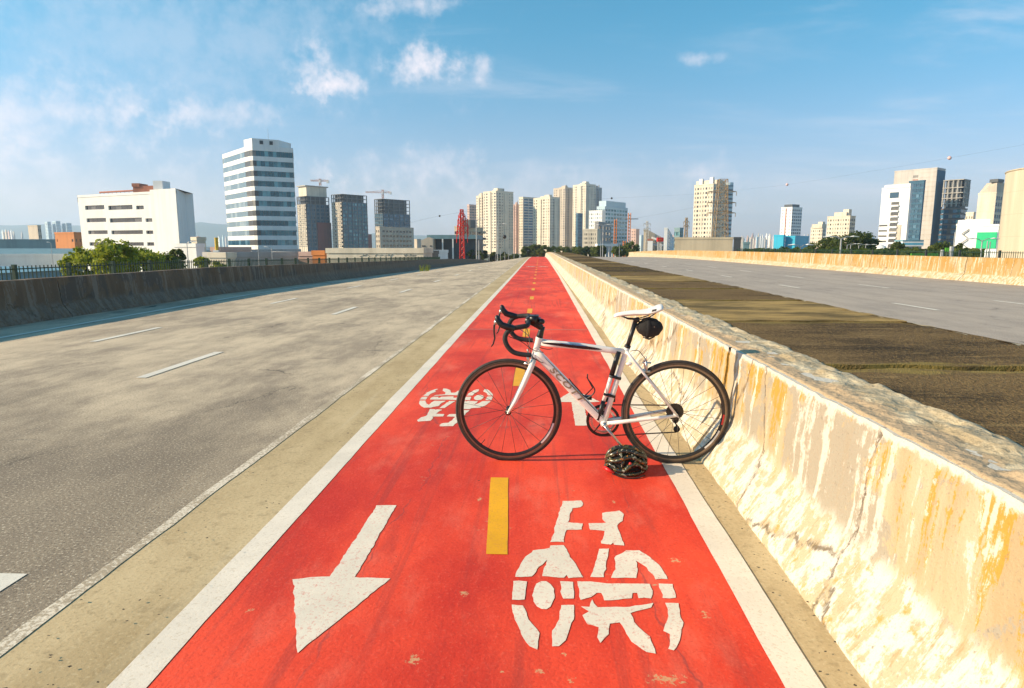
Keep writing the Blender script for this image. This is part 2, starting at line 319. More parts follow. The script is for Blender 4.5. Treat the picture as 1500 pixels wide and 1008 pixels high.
# ------------------------------------------------------------------ mesh helpers
class MB:
    """collects geometry; .obj() links it as ONE mesh object"""
    def __init__(s): s.v = []; s.f = []
    def quad(s, a, b, c, d): k = len(s.v); s.v += [tuple(a), tuple(b), tuple(c), tuple(d)]; s.f.append((k, k + 1, k + 2, k + 3))
    def poly(s, pts): k = len(s.v); s.v += [tuple(p) for p in pts]; s.f.append(tuple(range(k, k + len(pts))))
    def box(s, lo, hi, M=None):
        k = len(s.v)
        for z in (lo[2], hi[2]):
            for x, y in ((lo[0], lo[1]), (hi[0], lo[1]), (hi[0], hi[1]), (lo[0], hi[1])):
                p = Vector((x, y, z)); s.v.append(tuple(M @ p if M else p))
        s.f += [tuple(k + i for i in q) for q in ((3, 2, 1, 0), (4, 5, 6, 7), (0, 1, 5, 4), (1, 2, 6, 5), (2, 3, 7, 6), (3, 0, 4, 7))]
    def prism(s, pts, z0, z1):
        """pts counter-clockwise plan"""
        k = len(s.v); n = len(pts)
        s.v += [(p[0], p[1], z0) for p in pts] + [(p[0], p[1], z1) for p in pts]
        s.f.append(tuple(k + n + i for i in range(n))); s.f.append(tuple(k + n - 1 - i for i in range(n)))
        for i in range(n): j = (i + 1) % n; s.f.append((k + i, k + j, k + n + j, k + n + i))
    def tube(s, pts, r, seg=8, closed=False, cap=True, sup=2.0, flat=(1, 1), up=None):
        """swept tube; r number or list; sup>2 squares the section; flat scales (side, up)"""
        pts = [Vector(p) for p in pts]; n = len(pts); rr = r if isinstance(r, (list, tuple)) else [r] * n
        k = len(s.v); up = Vector(up) if up else None; prev = None
        for i, p in enumerate(pts):
            if closed: t = (pts[(i + 1) % n] - pts[i - 1]).normalized()
            else: t = (pts[min(i + 1, n - 1)] - pts[max(i - 1, 0)]).normalized()
            if up is not None: side = t.cross(up)
            elif prev is None: side = t.cross(Vector((0, 0, 1)) if abs(t.z) < .9 else Vector((0, 1, 0)))
            else: side = prev - t * prev.dot(t)
            side.normalize(); prev = side; vv = side.cross(t).normalized()
            for j in range(seg):
                a = 2 * math.pi * j / seg; ca, sa = math.cos(a), math.sin(a)
                ca = math.copysign(abs(ca) ** (2 / sup), ca); sa = math.copysign(abs(sa) ** (2 / sup), sa)
                s.v.append(tuple(p + side * ca * rr[i] * flat[0] + vv * sa * rr[i] * flat[1]))
        for i in range(n if closed else n - 1):
            for j in range(seg):
                a = k + i * seg + j; b = k + i * seg + (j + 1) % seg; i2 = (i + 1) % n
                c = k + i2 * seg + (j + 1) % seg; d = k + i2 * seg + j; s.f.append((a, b, c, d))
        if cap and not closed:
            s.f.append(tuple(k + seg - 1 - j for j in range(seg))); s.f.append(tuple(k + (n - 1) * seg + j for j in range(seg)))
    def torus(s, c, R, r, axis='y', n=64, m=10, flat=(1, 1)):
        k = len(s.v); c = Vector(c)
        for i in range(n):
            a = 2 * math.pi * i / n; e = Vector((math.cos(a), 0, math.sin(a)))
            for j in range(m):
                b = 2 * math.pi * j / m
                s.v.append(tuple(c + e * (R + r * flat[0] * math.cos(b)) + Vector((0, 1, 0)) * (r * flat[1] * math.sin(b))))
        for i in range(n):
            for j in range(m):
                s.f.append((k + i * m + j, k + i * m + (j + 1) % m, k + ((i + 1) % n) * m + (j + 1) % m, k + ((i + 1) % n) * m + j))
    def ball(s, c, r, nu=12, nv=8, sc=(1, 1, 1), fn=None):
        k = len(s.v); c = Vector(c)
        for i in range(nv + 1):
            th = math.pi * i / nv
            for j in range(nu):
                ph = 2 * math.pi * j / nu
                d = Vector((math.sin(th) * math.cos(ph) * sc[0], math.sin(th) * math.sin(ph) * sc[1], math.cos(th) * sc[2]))
                s.v.append(tuple(c + d * r * (fn(d) if fn else 1)))
        for i in range(nv):
            for j in range(nu):
                s.f.append((k + i * nu + j, k + (i + 1) * nu + j, k + (i + 1) * nu + (j + 1) % nu, k + i * nu + (j + 1) % nu))
    def grid(s, P, nu, nv):
        """P(i,j) -> point"""
        k = len(s.v)
        s.v += [tuple(P(i, j)) for i in range(nu + 1) for j in range(nv + 1)]
        for i in range(nu):
            for j in range(nv):
                a = k + i * (nv + 1) + j; s.f.append((a, a + nv + 1, a + nv + 2, a + 1))
    def mesh(s, name, mat, smooth=False):
        me = bpy.data.meshes.new(name); me.from_pydata(s.v, [], s.f); me.materials.append(mat)
        if smooth: me.shade_smooth()
        me.update(); return me
    def obj(s, name, mat, parent=None, smooth=False, origin=None):
        if origin is not None:
            o3 = Vector(origin); s.v = [tuple(Vector(p) - o3) for p in s.v]
        o = bpy.data.objects.new(name, s.mesh(name, mat, smooth)); COL.objects.link(o)
        if origin is not None: o.location = origin
        if parent is not None: adopt(o, parent)
        return o
def top_world(o):
    m = Matrix.Translation(o.location) if o.parent is None else None
    if m is None: m = top_world(o.parent) @ o.matrix_parent_inverse @ Matrix.Translation(o.location)
    return m
def adopt(o, parent):
    o.parent = parent; o.matrix_parent_inverse = top_world(parent).inverted()
def tag(o, label=None, cat=None, group=None, kind=None):
    if label: o['label'] = label
    if cat: o['category'] = cat
    if group: o['group'] = group
    if kind: o['kind'] = kind
    return o
def empty(name, loc, label=None, cat=None, group=None):
    o = bpy.data.objects.new(name, None); COL.objects.link(o); o.location = loc; o.empty_display_size = .2
    return tag(o, label, cat, group)
def link_copy(src, name, loc, parent=None):
    o = src.copy(); o.name = name; COL.objects.link(o); o.parent = None; o.matrix_parent_inverse = Matrix.Identity(4); o.location = loc
    for k in list(o.keys()): del o[k]
    if parent is not None: adopt(o, parent)
    return o
# ------------------------------------------------------------------ terrain and viaduct
Y0C, KC = 60.0, 0.000163
def crest(Y):
    u = max(0.0, Y - Y0C)
    return -KC * u * u if u < 123 else -KC * 123 * 123 - 2 * KC * 123 * (u - 123)
def surf(x, Y):
    z = crest(Y)
    if x < -1.9: z -= 0.014 * max(0.0, Y - 18 + 6 * math.exp(-abs(Y - 18) / 6) * 0) * min(1.0, (-1.9 - x) / 7.2)
    return z
YS = [-8 + .5 * i for i in range(56)] + [20 + 2 * i for i in range(60)] + [140 + 6 * i for i in range(12)]
YF = [-2 + .1 * i for i in range(160)] + [14 + .5 * i for i in range(32)] + [30 + 2 * i for i in range(60)] + [150 + 6 * i for i in range(10)]
def sheet(name, x0, x1, lift, mat, nx=1, ys=YS, parent=None, wob=0.0, seed=0.0):
    mb = MB()
    fx0 = x0 if callable(x0) else (lambda Y: x0); fx1 = x1 if callable(x1) else (lambda Y: x1)
    def P(i, j):
        Y = ys[i]; a, b = fx0(Y), fx1(Y)
        if wob:
            a += wob * mnoise.noise(Vector((Y * 1.3, seed, 0))) + wob * .5 * mnoise.noise(Vector((Y * 6, seed, 4)))
            b += wob * mnoise.noise(Vector((Y * 1.3, seed + 9, 0))) + wob * .5 * mnoise.noise(Vector((Y * 6, seed + 9, 4)))
        x = a + (b - a) * j / nx
        return (x, Y, surf(x, Y) + lift)
    mb.grid(lambda i, j: P(i, nx - j), len(ys) - 1, nx)
    return mb.obj(name, mat, parent)

def b_ground(gg, p, P, geo):
    n = gg.noise(P, .012, 6, .6); m = gg.noise(P, .09, 5, .65)
    c = gg.mix(gg.step(n, .4, .6), (0.10, 0.12, 0.05), (0.26, 0.24, 0.20))
    c = gg.mix(gg.step(m, .5, .62), c, (0.34, 0.31, 0.27))
    setp(p, gg, c, .95)
mb = MB(); mb.grid(lambda i, j: (-6000 + 500 * i, -3000 + 500 * (18 - j) if False else 6000 - 500 * j, -7.0), 24, 18)
ground = mb.obj('ground', material('city_ground', b_ground)); tag(ground, 'flat city ground far below the viaduct', kind='structure')

# deck under both carriageways
mb = MB(); xs = [-11.2, -9.3, -1.9, 3.2, 17.0, 19.4]
top = lambda i, j: (xs[j], YS[i], surf(xs[j], YS[i]) - .05)
mb.grid(lambda i, j: top(i, len(xs) - 1 - j), len(YS) - 1, len(xs) - 1)
mb.grid(lambda i, j: (xs[j], YS[i], surf(xs[j], YS[i]) - 1.4), len(YS) - 1, len(xs) - 1)
for e in (0, -1):
    mb.grid(lambda i, j: (xs[e], YS[i], surf(xs[e], YS[i]) - (.05 + 1.35 * (j if e else 1 - j))), len(YS) - 1, 1)
deck = mb.obj('viaduct_deck', M_CONC); tag(deck, 'concrete deck of the viaduct under the carriageways', kind='structure')
for k, yy in enumerate((25, 60, 95, 130)):
    mb = MB(); mb.box((-6, yy, -7), (-4, yy + 1.6, surf(-5, yy) - 1.42)); mb.box((9, yy, -7), (11, yy + 1.6, surf(10, yy) - 1.42))
    mb.obj('pier', M_CONC, deck)

road = sheet('road', -9.35, -1.80, 0.0, M_ASPH, 8); tag(road, 'sun bleached asphalt carriageway left of the cycle lane', kind='structure')
road2 = sheet('opposite_road', 3.22, 16.9, 0.0, M_ASPH_R, 6); tag(road2, 'grey asphalt carriageway beyond the mossy median', kind='structure')
gut = sheet('gutter', -1.80, 1.16, 0.0, M_GUT, 3); tag(gut, 'tan concrete strip on both sides of the red lane', kind='structure')
wR = lambda Y: .768 + .0045 * max(0, min(Y, 30) - 2)
lane = sheet('bike_lane', -1.235, lambda Y: wR(Y) + .04, .003, M_RED, 2, YF); tag(lane, 'red painted two way cycle lane', kind='structure')
sheet('edge_line', lambda Y: -1.33 + .0015 * min(Y, 30), lambda Y: -1.205 + .001 * min(Y, 30), .005, M_WHITE, 1, YF, lane, .006, 1)
sheet('edge_line', wR, lambda Y: wR(Y) + .122, .005, M_WHITE, 1, YF, lane, .006, 5)
def b_el(gg, p, P, geo):
    n = gg.noise(P, 55, 6, .7); l = gg.noise(gg.mapping(P, (1, .8, 1)), 1.5, 3, .6)
    c = gg.mix(gg.step(gg.math('ADD', n, gg.math('MULTIPLY', l, .9)), .84, 1.02), (0.76, 0.66, 0.52), (0.40, 0.32, 0.22))
    setp(p, gg, c, .85); bump(gg, p, n, .4, .006)
M_EDGE = material('worn_concrete_edge', b_el)
sheet('edge_line', -1.845, -1.785, .003, M_EDGE, 1, YF, road, .014, 11)
sheet('edge_line', lambda Y: -8.05 - .02 * max(0, min(Y - 8, 14)), lambda Y: -7.95 - .02 * max(0, min(Y - 8, 14)), .006, M_WHITE_OLD, 1, YS, road, .01, 3)

def strip(name, x0, x1, ya, yb, lift, mat, parent, seed=0):
    n = max(2, int((yb - ya) / .1)); ys = [ya + (yb - ya) * i / n for i in range(n + 1)]
    return sheet(name, x0, x1, lift, mat, 1, ys, parent, .004, seed)
for k in range(22):
    y = 2.66 + 3.46 * k; strip('yellow_dash', (lambda Y: -.228 - .051 * (Y - 2.66)) if k == 0 else -.262 + .0014 * y, (lambda Y: -.131 - .044 * (Y - 2.66)) if k == 0 else -.152 + .0008 * y, y, y + .95, .005, M_YEL, lane, k)
for k in range(9):
    y = 6.35 + 6.25 * k; strip('lane_dash', -4.17, -4.06, y, y + 1.65, .006, M_WHITE_OLD, road, k)
    y = 8.8 + 6.15 * k; strip('lane_dash', -6.42, -6.31, y, y + 1.65, .006, M_WHITE_OLD, road, k + 20)
strip('lane_dash', -2.24, -2.12, 1.7, 2.41, .003, M_WHITE_OLD, road, 51)
for k in range(9):
    y = 14.0 + 7.4 * k; strip('lane_dash', 8.45, 8.57, y, y + 1.75, .006, M_WHITE_OLD, road2, k)
    y = 14.6 + 6.9 * k; strip('lane_dash', 11.36, 11.48, y, y + 2.0, .006, M_WHITE_OLD, road2, k + 30)
# transverse construction joints of the red lane
def b_j(gg, p, P, geo): setp(p, gg, gg.mix(gg.noise(P, 30, 4), (0.62, 0.2, 0.15), (0.45, 0.12, 0.09)), .8)
M_JOINT = material('lane_joint', b_j)
for y in (10.4, 22.0, 34.0, 46.0): strip('joint_strip', -1.19, .79, y, y + .07, .0045, M_JOINT, lane, y)

# stencils, traced on the ground plane (pixel coordinates of two enlargements)
def ground_polys(zs, ox, oy, s): return [[gnd(ox + x * s, oy + y * s) for x, y in z] for z in zs]
ARROW = ground_polys([[(975, 568), (1050, 561), (1100, 560), (1255, 322), (1320, 321), (1182, 562), (1300, 566), (990, 815)]], 0, 600, .44)
BIKE = [
 [(510,125),(572,124),(578,135),(570,147),(540,150),(528,197),(575,200),(574,221),(522,222),(512,262),(470,262),(490,190)],
 [(640,165),(700,158),(713,170),(708,192),(690,205),(700,235),(713,273),(682,272),(678,262),(672,272),(638,268),(650,225),(600,222),(598,200),(655,198),(640,185)],
 [(352,378),(372,328),(412,290),(465,283),(470,273),(512,273),(522,288),(578,380),(530,383),(524,372),(515,382),(442,376),(458,322),(430,345),(408,378)],
 [(632,285),(664,284),(645,380),(604,380)],
 [(672,382),(688,335),(680,316),(720,290),(765,290),(800,312),(840,350),(858,386),(818,387),(790,348),(755,325),(757,382)],
 [(345,392),(390,393),(382,455),(340,456)],
 [(447 + 36 * math.cos(a * .4488), 440 + 48 * math.sin(a * .4488)) for a in range(14)],
 [(502,394),(545,396),(547,452),(508,452)],
 [(558,394),(605,395),(640,400),(800,402),(808,425),(805,450),(762,450),(758,432),(742,432),(738,452),(650,458),(640,432),(622,432),(600,446),(568,455),(565,430)],
 [(830,402),(872,402),(886,450),(845,450)],
 [(340,472),(380,474),(395,520),(432,565),(425,622),(400,610),(370,570),(350,520)],
 [(505,472),(550,472),(545,520),(520,590),(498,612),(476,610),(474,560),(495,520)],
 [(570,475),(600,478),(605,455),(625,480),(730,478),(815,466),(805,480),(735,500),(760,545),(800,580),(820,635),(790,630),(740,595),(700,530),(665,535),(660,570),(635,597),(622,580),(632,548),(590,535),(575,505),(600,495)],
 [(852,466),(893,466),(908,530),(900,590),(880,625),(862,620),(868,570),(845,560),(862,510)]]
BIKE = ground_polys(BIKE, 600, 680, .44)
def stencil(name, polys, dx=0, dy=0, flip=None, lift=.005):
    mb = MB()
    for pl in polys:
        pts = []
        for i, p in enumerate(pl):                     # subdivide edges, rough them slightly
            q = pl[(i + 1) % len(pl)]; n = max(1, int((q - p).length / .022))
            for t in range(n):
                r = p.lerp(q, t / n)
                r = r + Vector((mnoise.noise(r * 21), mnoise.noise(r * 21 + Vector((5, 5, 5))), 0)) * .006 + Vector((mnoise.noise(r * 90), mnoise.noise(r * 90 + Vector((5, 5, 5))), 0)) * .004
                pts.append(r)
        pts = [Vector((2 * flip[0] - p.x, 2 * flip[1] - p.y, 0)) for p in pts] if flip else pts
        pts = [Vector((p.x + dx, p.y + dy, surf(p.x + dx, p.y + dy) + lift)) for p in pts]
        a = sum(pts[i].x * pts[(i + 1) % len(pts)].y - pts[(i + 1) % len(pts)].x * pts[i].y for i in range(len(pts)))
        mb.poly(pts if a > 0 else pts[::-1])
    return mb.obj(name, M_STEN, lane)
stencil('arrow_marking', ARROW); stencil('bicycle_marking', BIKE)
stencil('bicycle_marking', BIKE, flip=(-.255, 3.98)); stencil('arrow_marking', ARROW, flip=(-.23, 3.96))
for yy in (43.0,):
    stencil('bicycle_marking', BIKE, .05, yy - 2.0); stencil('bicycle_marking', BIKE, 0, yy - 2.0, flip=(-.175, 2.6))

# ------------------------------------------------------------------ median: barrier, mortar cap, slabs
PROF = [(1.035, -.02), (1.036, .02), (1.055, .045), (1.10, .115), (1.15, .19), (1.178, .235), (1.194, .27), (1.203, .32), (1.212, .43), (1.221, .54), (1.23, .65), (1.235, .704)]
def prof_fine(pr, n):
    out = []
    for a, b in zip(pr[:-1], pr[1:]):
        m = max(1, round(math.dist(a, b) / n))
        out += [(a[0] + (b[0] - a[0]) * i / m, a[1] + (b[1] - a[1]) * i / m) for i in range(m)]
    return out + [pr[-1]]
def yrange(a, b, near=.045):
    ys = [a]
    while ys[-1] < b - 1e-4:
        ys.append(min(b, ys[-1] + max(near, abs(ys[-1] - 2) * .02)))
    return ys
def barrier(prof, mat, ya, yb, parent, sgn=1, amp=.007, fine=.025, back=None, near=.045):
    """one cast segment: rough front face, flat ends, back and top closed"""
    pf = prof_fine(prof, fine); ys = yrange(ya, yb, near); mb = MB()
    def P(i, j):
        x, z = pf[j]; Y = ys[i]
        d = amp * mnoise.fractal(Vector((x * 3, Y * 2.2, z * 4)), .6, 2.1, 5) + amp * 1.2 * mnoise.noise(Vector((x, Y * .7, z)))
        if j >= len(pf) - 2: d += sgn * 0 + amp * abs(mnoise.noise(Vector((Y * 5, 3, 1)))) * 1.8 * sgn
        return (x + d, Y, z + surf(x, Y) + (-.012 * abs(mnoise.noise(Vector((Y * 7, 8, 2)))) if j == len(pf) - 1 else 0))
    if sgn > 0: mb.grid(lambda i, j: P(len(ys) - 1 - i, j), len(ys) - 1, len(pf) - 1)
    else: mb.grid(P, len(ys) - 1, len(pf) - 1)
    xb = back; n = len(ys)
    mb.grid(lambda i, j: (P(i, len(pf) - 1) if j == (0 if sgn < 0 else 1) else (xb, ys[i], P(i, len(pf) - 1)[2])), n - 1, 1)
    mb.grid(lambda i, j: (xb, ys[i], (P(i, len(pf) - 1)[2] if j == (0 if sgn < 0 else 1) else surf(xb, ys[i]) - .03)), n - 1, 1)
    for i in (0, n - 1):
        e = [P(i, j) for j in range(len(pf))] + [(xb, ys[i], surf(xb, ys[i]) - .03)]
        mb.poly(e if (i == 0) == (sgn < 0) else e[::-1])
    o = mb.obj('barrier_segment', mat, parent, smooth=False)
    for p in o.data.polygons[: (len(ys) - 1) * (len(pf) - 1)]: p.use_smooth = True
    return o
bar = empty('concrete_barrier', (1.2, 4, 0), 'peeling cream and yellow concrete barrier beside the red cycle lane', 'barrier')
bj = [-4.5, 4.16, 10.2, 16.3, 22.4, 28.5, 40, 52, 66, 80, 94, 110, 130]
for a, b in zip(bj[:-1], bj[1:]): barrier(PROF, M_BAR, a + (.022 if a == 4.16 else .006), b - (.022 if b == 4.16 else .006), bar, 1, back=1.46)

med = None
ysm = [0 - 4 + .5 * i for i in range(8)] + yrange(0.2, 110, .03)
mbm = MB(); NX = 22
def PM(i, j):
    Y = ysm[i]; t = j / NX; x = 1.244 + t * (.39 + .05 * mnoise.noise(Vector((Y * 1.1, 7, 0))))
    h = .706 + 0.008 * math.sin(math.pi * min(1, t * 1.25)) * (0.7 + .8 * mnoise.noise(Vector((Y * .8, 1, 2))))
    h += .012 * mnoise.fractal(Vector((x * 9, Y * 5, 1)), .6, 2.1, 4) + .010 * mnoise.cell(Vector((x * 9, Y * 6, 3)))
    if t > .9: h -= .06 * (t - .9) / .1
    if t < .3: h = .707 + .006 * abs(mnoise.noise(Vector((x * 30, Y * 9, 4)))) + (h - .707) * max(0, t - .2) / .1
    if j == 0: h = .66
    return (x, Y, h + surf(x, Y))
mbm.grid(lambda i, j: PM(i, NX - j), len(ysm) - 1, NX)
mort = mbm.obj('mortar_cap', M_MORT, bar, smooth=True)
mbc = MB(); _mp = [(3.26, -.02), (3.26, .58), (1.34, .58)]
mbc.grid(lambda i, j: (_mp[j][0], YS[i], _mp[j][1] + surf(3, YS[i])), len(YS) - 1, 2)
median = mbc.obj('median', M_SOIL); tag(median, 'raised mossy median between the two carriageways', kind='structure')
y = -3.15; k = 0
while y < 112:
    L = 2.24; a, b = y + .055, y + L - .055; mb = MB(); nx, ny = (14, 14) if y < 14 else (4, 3)
    tilt = random.uniform(-.008, .008)
    def P(i, j):
        Y = a + (b - a) * i / ny; x = 1.56 + (3.29 - 1.56) * j / nx
        x += (.02 * mnoise.noise(Vector((Y * 3, 5, 5))) if j == nx else 0)
        Yy = Y + (.035 * mnoise.noise(Vector((x * 4, y, 9))) if i in (0, ny) else 0)
        return (x, Yy, .688 + tilt * (i / ny - .5) + .006 * mnoise.fractal(Vector((x * 3, Y * 3, 4)), .6, 2.1, 3) + surf(x, Y))
    mb.grid(lambda i, j: P(i, nx - j), ny, nx)
    for i in (0, ny):
        mb.grid(lambda u, v: (P(i, u)[0], P(i, u)[1], P(i, u)[2] - .08 * (1 - v if i == 0 else v)), nx, 1)
    mb.grid(lambda u, v: (P(u, nx)[0], P(u, nx)[1], P(u, nx)[2] - .1 * v), ny, 1)
    mb.obj('slab', M_DRY if k in (4, 7, 13, 22) else M_MOSS, median, smooth=True)
    y += L; k += 1
# whitish mortar kerb on the far side of the median
ysl = yrange(-2, 110, .08)
mb = MB(); _kp = [(3.33, .02), (3.325, .60), (3.30, .682), (3.23, .690)]
mb.grid(lambda i, j: (_kp[j][0] + .012 * mnoise.noise(Vector((ysl[i] * 4, j, 2))), ysl[i], _kp[j][1] + .012 * mnoise.noise(Vector((ysl[i] * 5, j * 3, 1))) + surf(3, ysl[i])), len(ysl) - 1, 3)
mb.obj('kerb', M_MORT, median)

# left and right parapets
pl = [(-9.02, -.02), (-9.03, .03), (-9.17, .24), (-9.2, .29), (-9.25, .76)]
lb = empty('concrete_barrier', (-9.1, 14, 0), 'stained parapet along the left carriageway with shade darkened into its colour', 'barrier')
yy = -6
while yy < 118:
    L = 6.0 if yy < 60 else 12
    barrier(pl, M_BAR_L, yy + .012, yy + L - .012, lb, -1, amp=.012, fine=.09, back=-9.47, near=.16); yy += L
pr = [(16.75, -.02), (16.76, .03), (16.95, .25), (16.98, .31), (17.03, .93)]
rb = empty('concrete_barrier', (17, 30, 0), 'sunlit ochre parapet along the far side of the opposite carriageway', 'barrier')
yy = 4
while yy < 124:
    L = 7.5; barrier(pr, M_BAR_R, yy + .015, yy + L - .015, rb, 1, amp=.012, fine=.09, back=17.25, near=.16); yy += L
# ------------------------------------------------------------------ the bicycle (seen from its left side, front towards -x)
BY = 3.92
M_FRAME = plain('white_frame_paint', (0.80, 0.76, 0.71), .22, 0, .05, 8)
M_NAVY = plain('navy_frame_paint', (0.008, 0.009, 0.016), .25, 0, .1, 8)
M_LBLUE = plain('light_blue_frame_paint', (0.10, 0.28, 0.50), .25, 0, .1, 8)
M_BLACK = plain('black_anodised', (0.018, 0.018, 0.02), .38, .2, .2, 30)
M_TAPE = plain('black_bar_tape', (0.02, 0.02, 0.022), .75, 0, .3, 60, .4)
M_RUBBER = plain('tyre_rubber', (0.035, 0.030, 0.027), .72, 0, .25, 40, .2)
M_SIDE = plain('tan_tyre_sidewall', (0.09, 0.06, 0.04), .8, 0, .2, 30)
M_RIM = plain('dark_alloy_rim', (0.035, 0.033, 0.033), .35, .5, .2, 25)
M_BRAKE = plain('machined_brake_track', (0.26, 0.19, 0.14), .4, .7, .15, 30)
M_STEEL = plain('polished_steel', (0.6, 0.57, 0.54), .28, .95, .12, 40)
M_SPOKE = plain('steel_spoke', (0.10, 0.09, 0.085), .4, .7, .1, 30)
M_CHAIN = plain('greasy_chain', (0.06, 0.05, 0.042), .5, .6, .3, 90)
M_SADDLE = plain('white_saddle_cover', (0.76, 0.73, 0.70), .45, 0, .08, 14)
M_FABRIC = plain('black_nylon', (0.016, 0.015, 0.015), .85, 0, .35, 90, .5)
M_REDP = plain('red_plastic', (0.6, 0.02, 0.02), .35, 0, .1, 20)
M_DECAL = plain('bronze_decal', (0.30, 0.22, 0.15), .35, 0, .15, 30)
M_GREYP = plain('grey_decal', (0.16, 0.15, 0.15), .35, 0, .15, 30)

HF, HR, WR = (-.186, .334), (.848, .334), .334
BB = (.409, .262); HT, HB = (.004, .797), (-.026, .678); ST = (.538, .742); SPT = (.582, .905)
bike = empty('bicycle', (.33, BY, 0), 'white road bicycle with black drop bars leaning against the cream barrier', 'bicycle')
def V(p, y=0.0): return Vector((p[0], BY + y, p[1]))
def part(mb, name, mat, parent=None, smooth=True, label=None):
    o = mb.obj(name, mat, parent or bike, smooth)
    if label: o['label'] = label
    return o
def wheel(H, rear):
    c = V(H)
    mb = MB(); n = 72                                   # deep box-section rim
    sec = [(.309, -.0098), (.309, .0098), (.296, .0105), (.285, .0075), (.2815, 0), (.285, -.0075), (.296, -.0105)]
    k = len(mb.v)
    for i in range(n):
        a = 2 * math.pi * i / n
        for r, y in sec: mb.v.append((c.x + r * math.cos(a), c.y + y, c.z + r * math.sin(a)))
    m = len(sec)
    for i in range(n):
        for j in range(m): mb.f.append((i * m + j, i * m + (j + 1) % m, ((i + 1) % n) * m + (j + 1) % m, ((i + 1) % n) * m + j))
    w = part(mb, 'wheel', M_RIM, smooth=False)
    mb = MB(); mb.torus(c, .3225, .0118, n=96, m=14); part(mb, 'tyre', M_RUBBER, w)
    for s in (-1, 1):
        mb = MB(); mb.grid(lambda i, j: (c.x + (.298, .3085)[j] * math.cos(2 * math.pi * i / 96), c.y + s * .0112, c.z + (.298, .3085)[j] * math.sin(2 * math.pi * i / 96)), 96, 1)
        part(mb, 'brake_track', M_BRAKE, w)
        mb = MB(); mb.torus(c + Vector((0, s * .0095, 0)), .3135, .0038, n=96, m=6); part(mb, 'sidewall', M_SIDE, w)
    mb = MB(); hw = .045 if not rear else .05
    mb.tube([c + Vector((0, y, 0)) for y in (-hw, -hw + .004, -hw + .005, -hw + .012, 0, hw - .012, hw - .005, hw - .004, hw)], [.008, .008, .019, .017, .012, .017, .019, .008, .008], 14)
    part(mb, 'hub', M_BLACK, w)
    mb = MB(); mb.tube([c + Vector((0, -hw - .022, 0)), c + Vector((0, hw + .02, 0))], .0055, 8); part(mb, 'axle', M_STEEL, w)
    ns = 20 if not rear else 24
    for i in range(ns):
        a = 2 * math.pi * (i + .5) / ns; s = -1 if i % 2 else 1
        off = rad(9 if not rear else 55) * (1 if (i // 2) % 2 else -1)
        p0 = c + Vector((.016 * math.cos(a + off), s * (hw - .008), .016 * math.sin(a + off))); p1 = c + Vector((.284 * math.cos(a), 0, .284 * math.sin(a)))
        mb = MB(); mb.tube([p0, p1], .0013, 5); part(mb, 'spoke', M_SPOKE, w)
    if rear:                                            # rim decals
        for a0, a1, mt in ((-14, -1, M_REDP), (-50, -22, M_SADDLE)):
            for s in (-1,):
                mb = MB(); mb.grid(lambda i, j: (c.x + (.286, .297)[j] * math.cos(rad(a0 + (a1 - a0) * i / 12)), c.y + s * .0122, c.z + (.286, .297)[j] * math.sin(rad(a0 + (a1 - a0) * i / 12))), 12, 1)
                part(mb, 'decal', mt, w)
    else:
        mb = MB(); mb.grid(lambda i, j: (c.x + (.286, .297)[j] * math.cos(rad(-45 + 30 * i / 12)), c.y - .0122, c.z + (.286, .297)[j] * math.sin(rad(-45 + 30 * i / 12))), 12, 1)
        part(mb, 'decal', M_SADDLE, w)
        mb = MB(); mb.tube([c + Vector((.29 * math.cos(4.05), -.002, .29 * math.sin(4.05))), c + Vector((.245 * math.cos(4.05), -.002, .245 * math.sin(4.05)))], .0025, 6); part(mb, 'valve', M_BLACK, w)
    return w
wheel(HF, False); wheel(HR, True)

# frame: one welded mesh, then its painted accents
def lerp(a, b, t): return (a[0] + (b[0] - a[0]) * t, a[1] + (b[1] - a[1]) * t)
mb = MB()
dt0, dt1 = lerp(HT, HB, .72), (BB[0] - .004, BB[1] + .008)
mb.tube([V(lerp(HB, HT, t)) for t in (-.06, 0, .1, .5, .9, 1, 1.04)], [.021, .024, .0215, .020, .021, .0225, .0225], 18)
mb.tube([V(lerp(dt0, dt1, t)) for t in (0, .08, .3, .7, .95, 1)], [.027, .027, .0265, .0255, .025, .024], 20, sup=3.4, flat=(.82, 1.0), up=(0, 1, 0) if False else None)
tt0, tt1 = (.010, .772), (.534, .716)
mid = lerp(tt0, tt1, .5); mid = (mid[0], mid[1] + .004)
mb.tube([V(tt0), V(lerp(tt0, tt1, .2)), V(mid), V(lerp(tt0, tt1, .8)), V(tt1)], [.022, .021, .0195, .0185, .018], 18, sup=2.8, flat=(.85, 1))
mb.tube([V((BB[0], BB[1])), V(lerp(BB, ST, .5)), V(lerp(BB, ST, .93)), V(ST)], [.0185, .0165, .0165, .018], 16)
mb.tube([V(BB, -.036), V(BB, .036)], .0215, 18)
for s in (-1, 1):
    e = (HR[0] - .004, HR[1] + .002)
    mb.tube([V((BB[0] + .012, BB[1] + .003), s * .024), V(lerp(BB, e, .35), s * .036), V(lerp(BB, e, .8), s * .058), V(e, s * .064)], [.0135, .0125, .0105, .009], 12)
    sa = (ST[0] - .006, ST[1] - .02)
    mb.tube([V(sa, s * .014), V(lerp(sa, e, .18), s * .022), V(lerp(sa, e, .6), s * .046), V(e, s * .064)], [.0095, .0085, .0078, .008], 12)
    mb.tube([V((HR[0] - .026, HR[1] + .014), s * .064), V((HR[0] + .008, HR[1] - .01), s * .064)], .0125, 10, flat=(.28, 1), up=(0, 1, 0))
mb.tube([V((.70, .42), -.034), V((.70, .42), .034)], .001, 6) if False else None
part(mb, 'frame', M_FRAME)
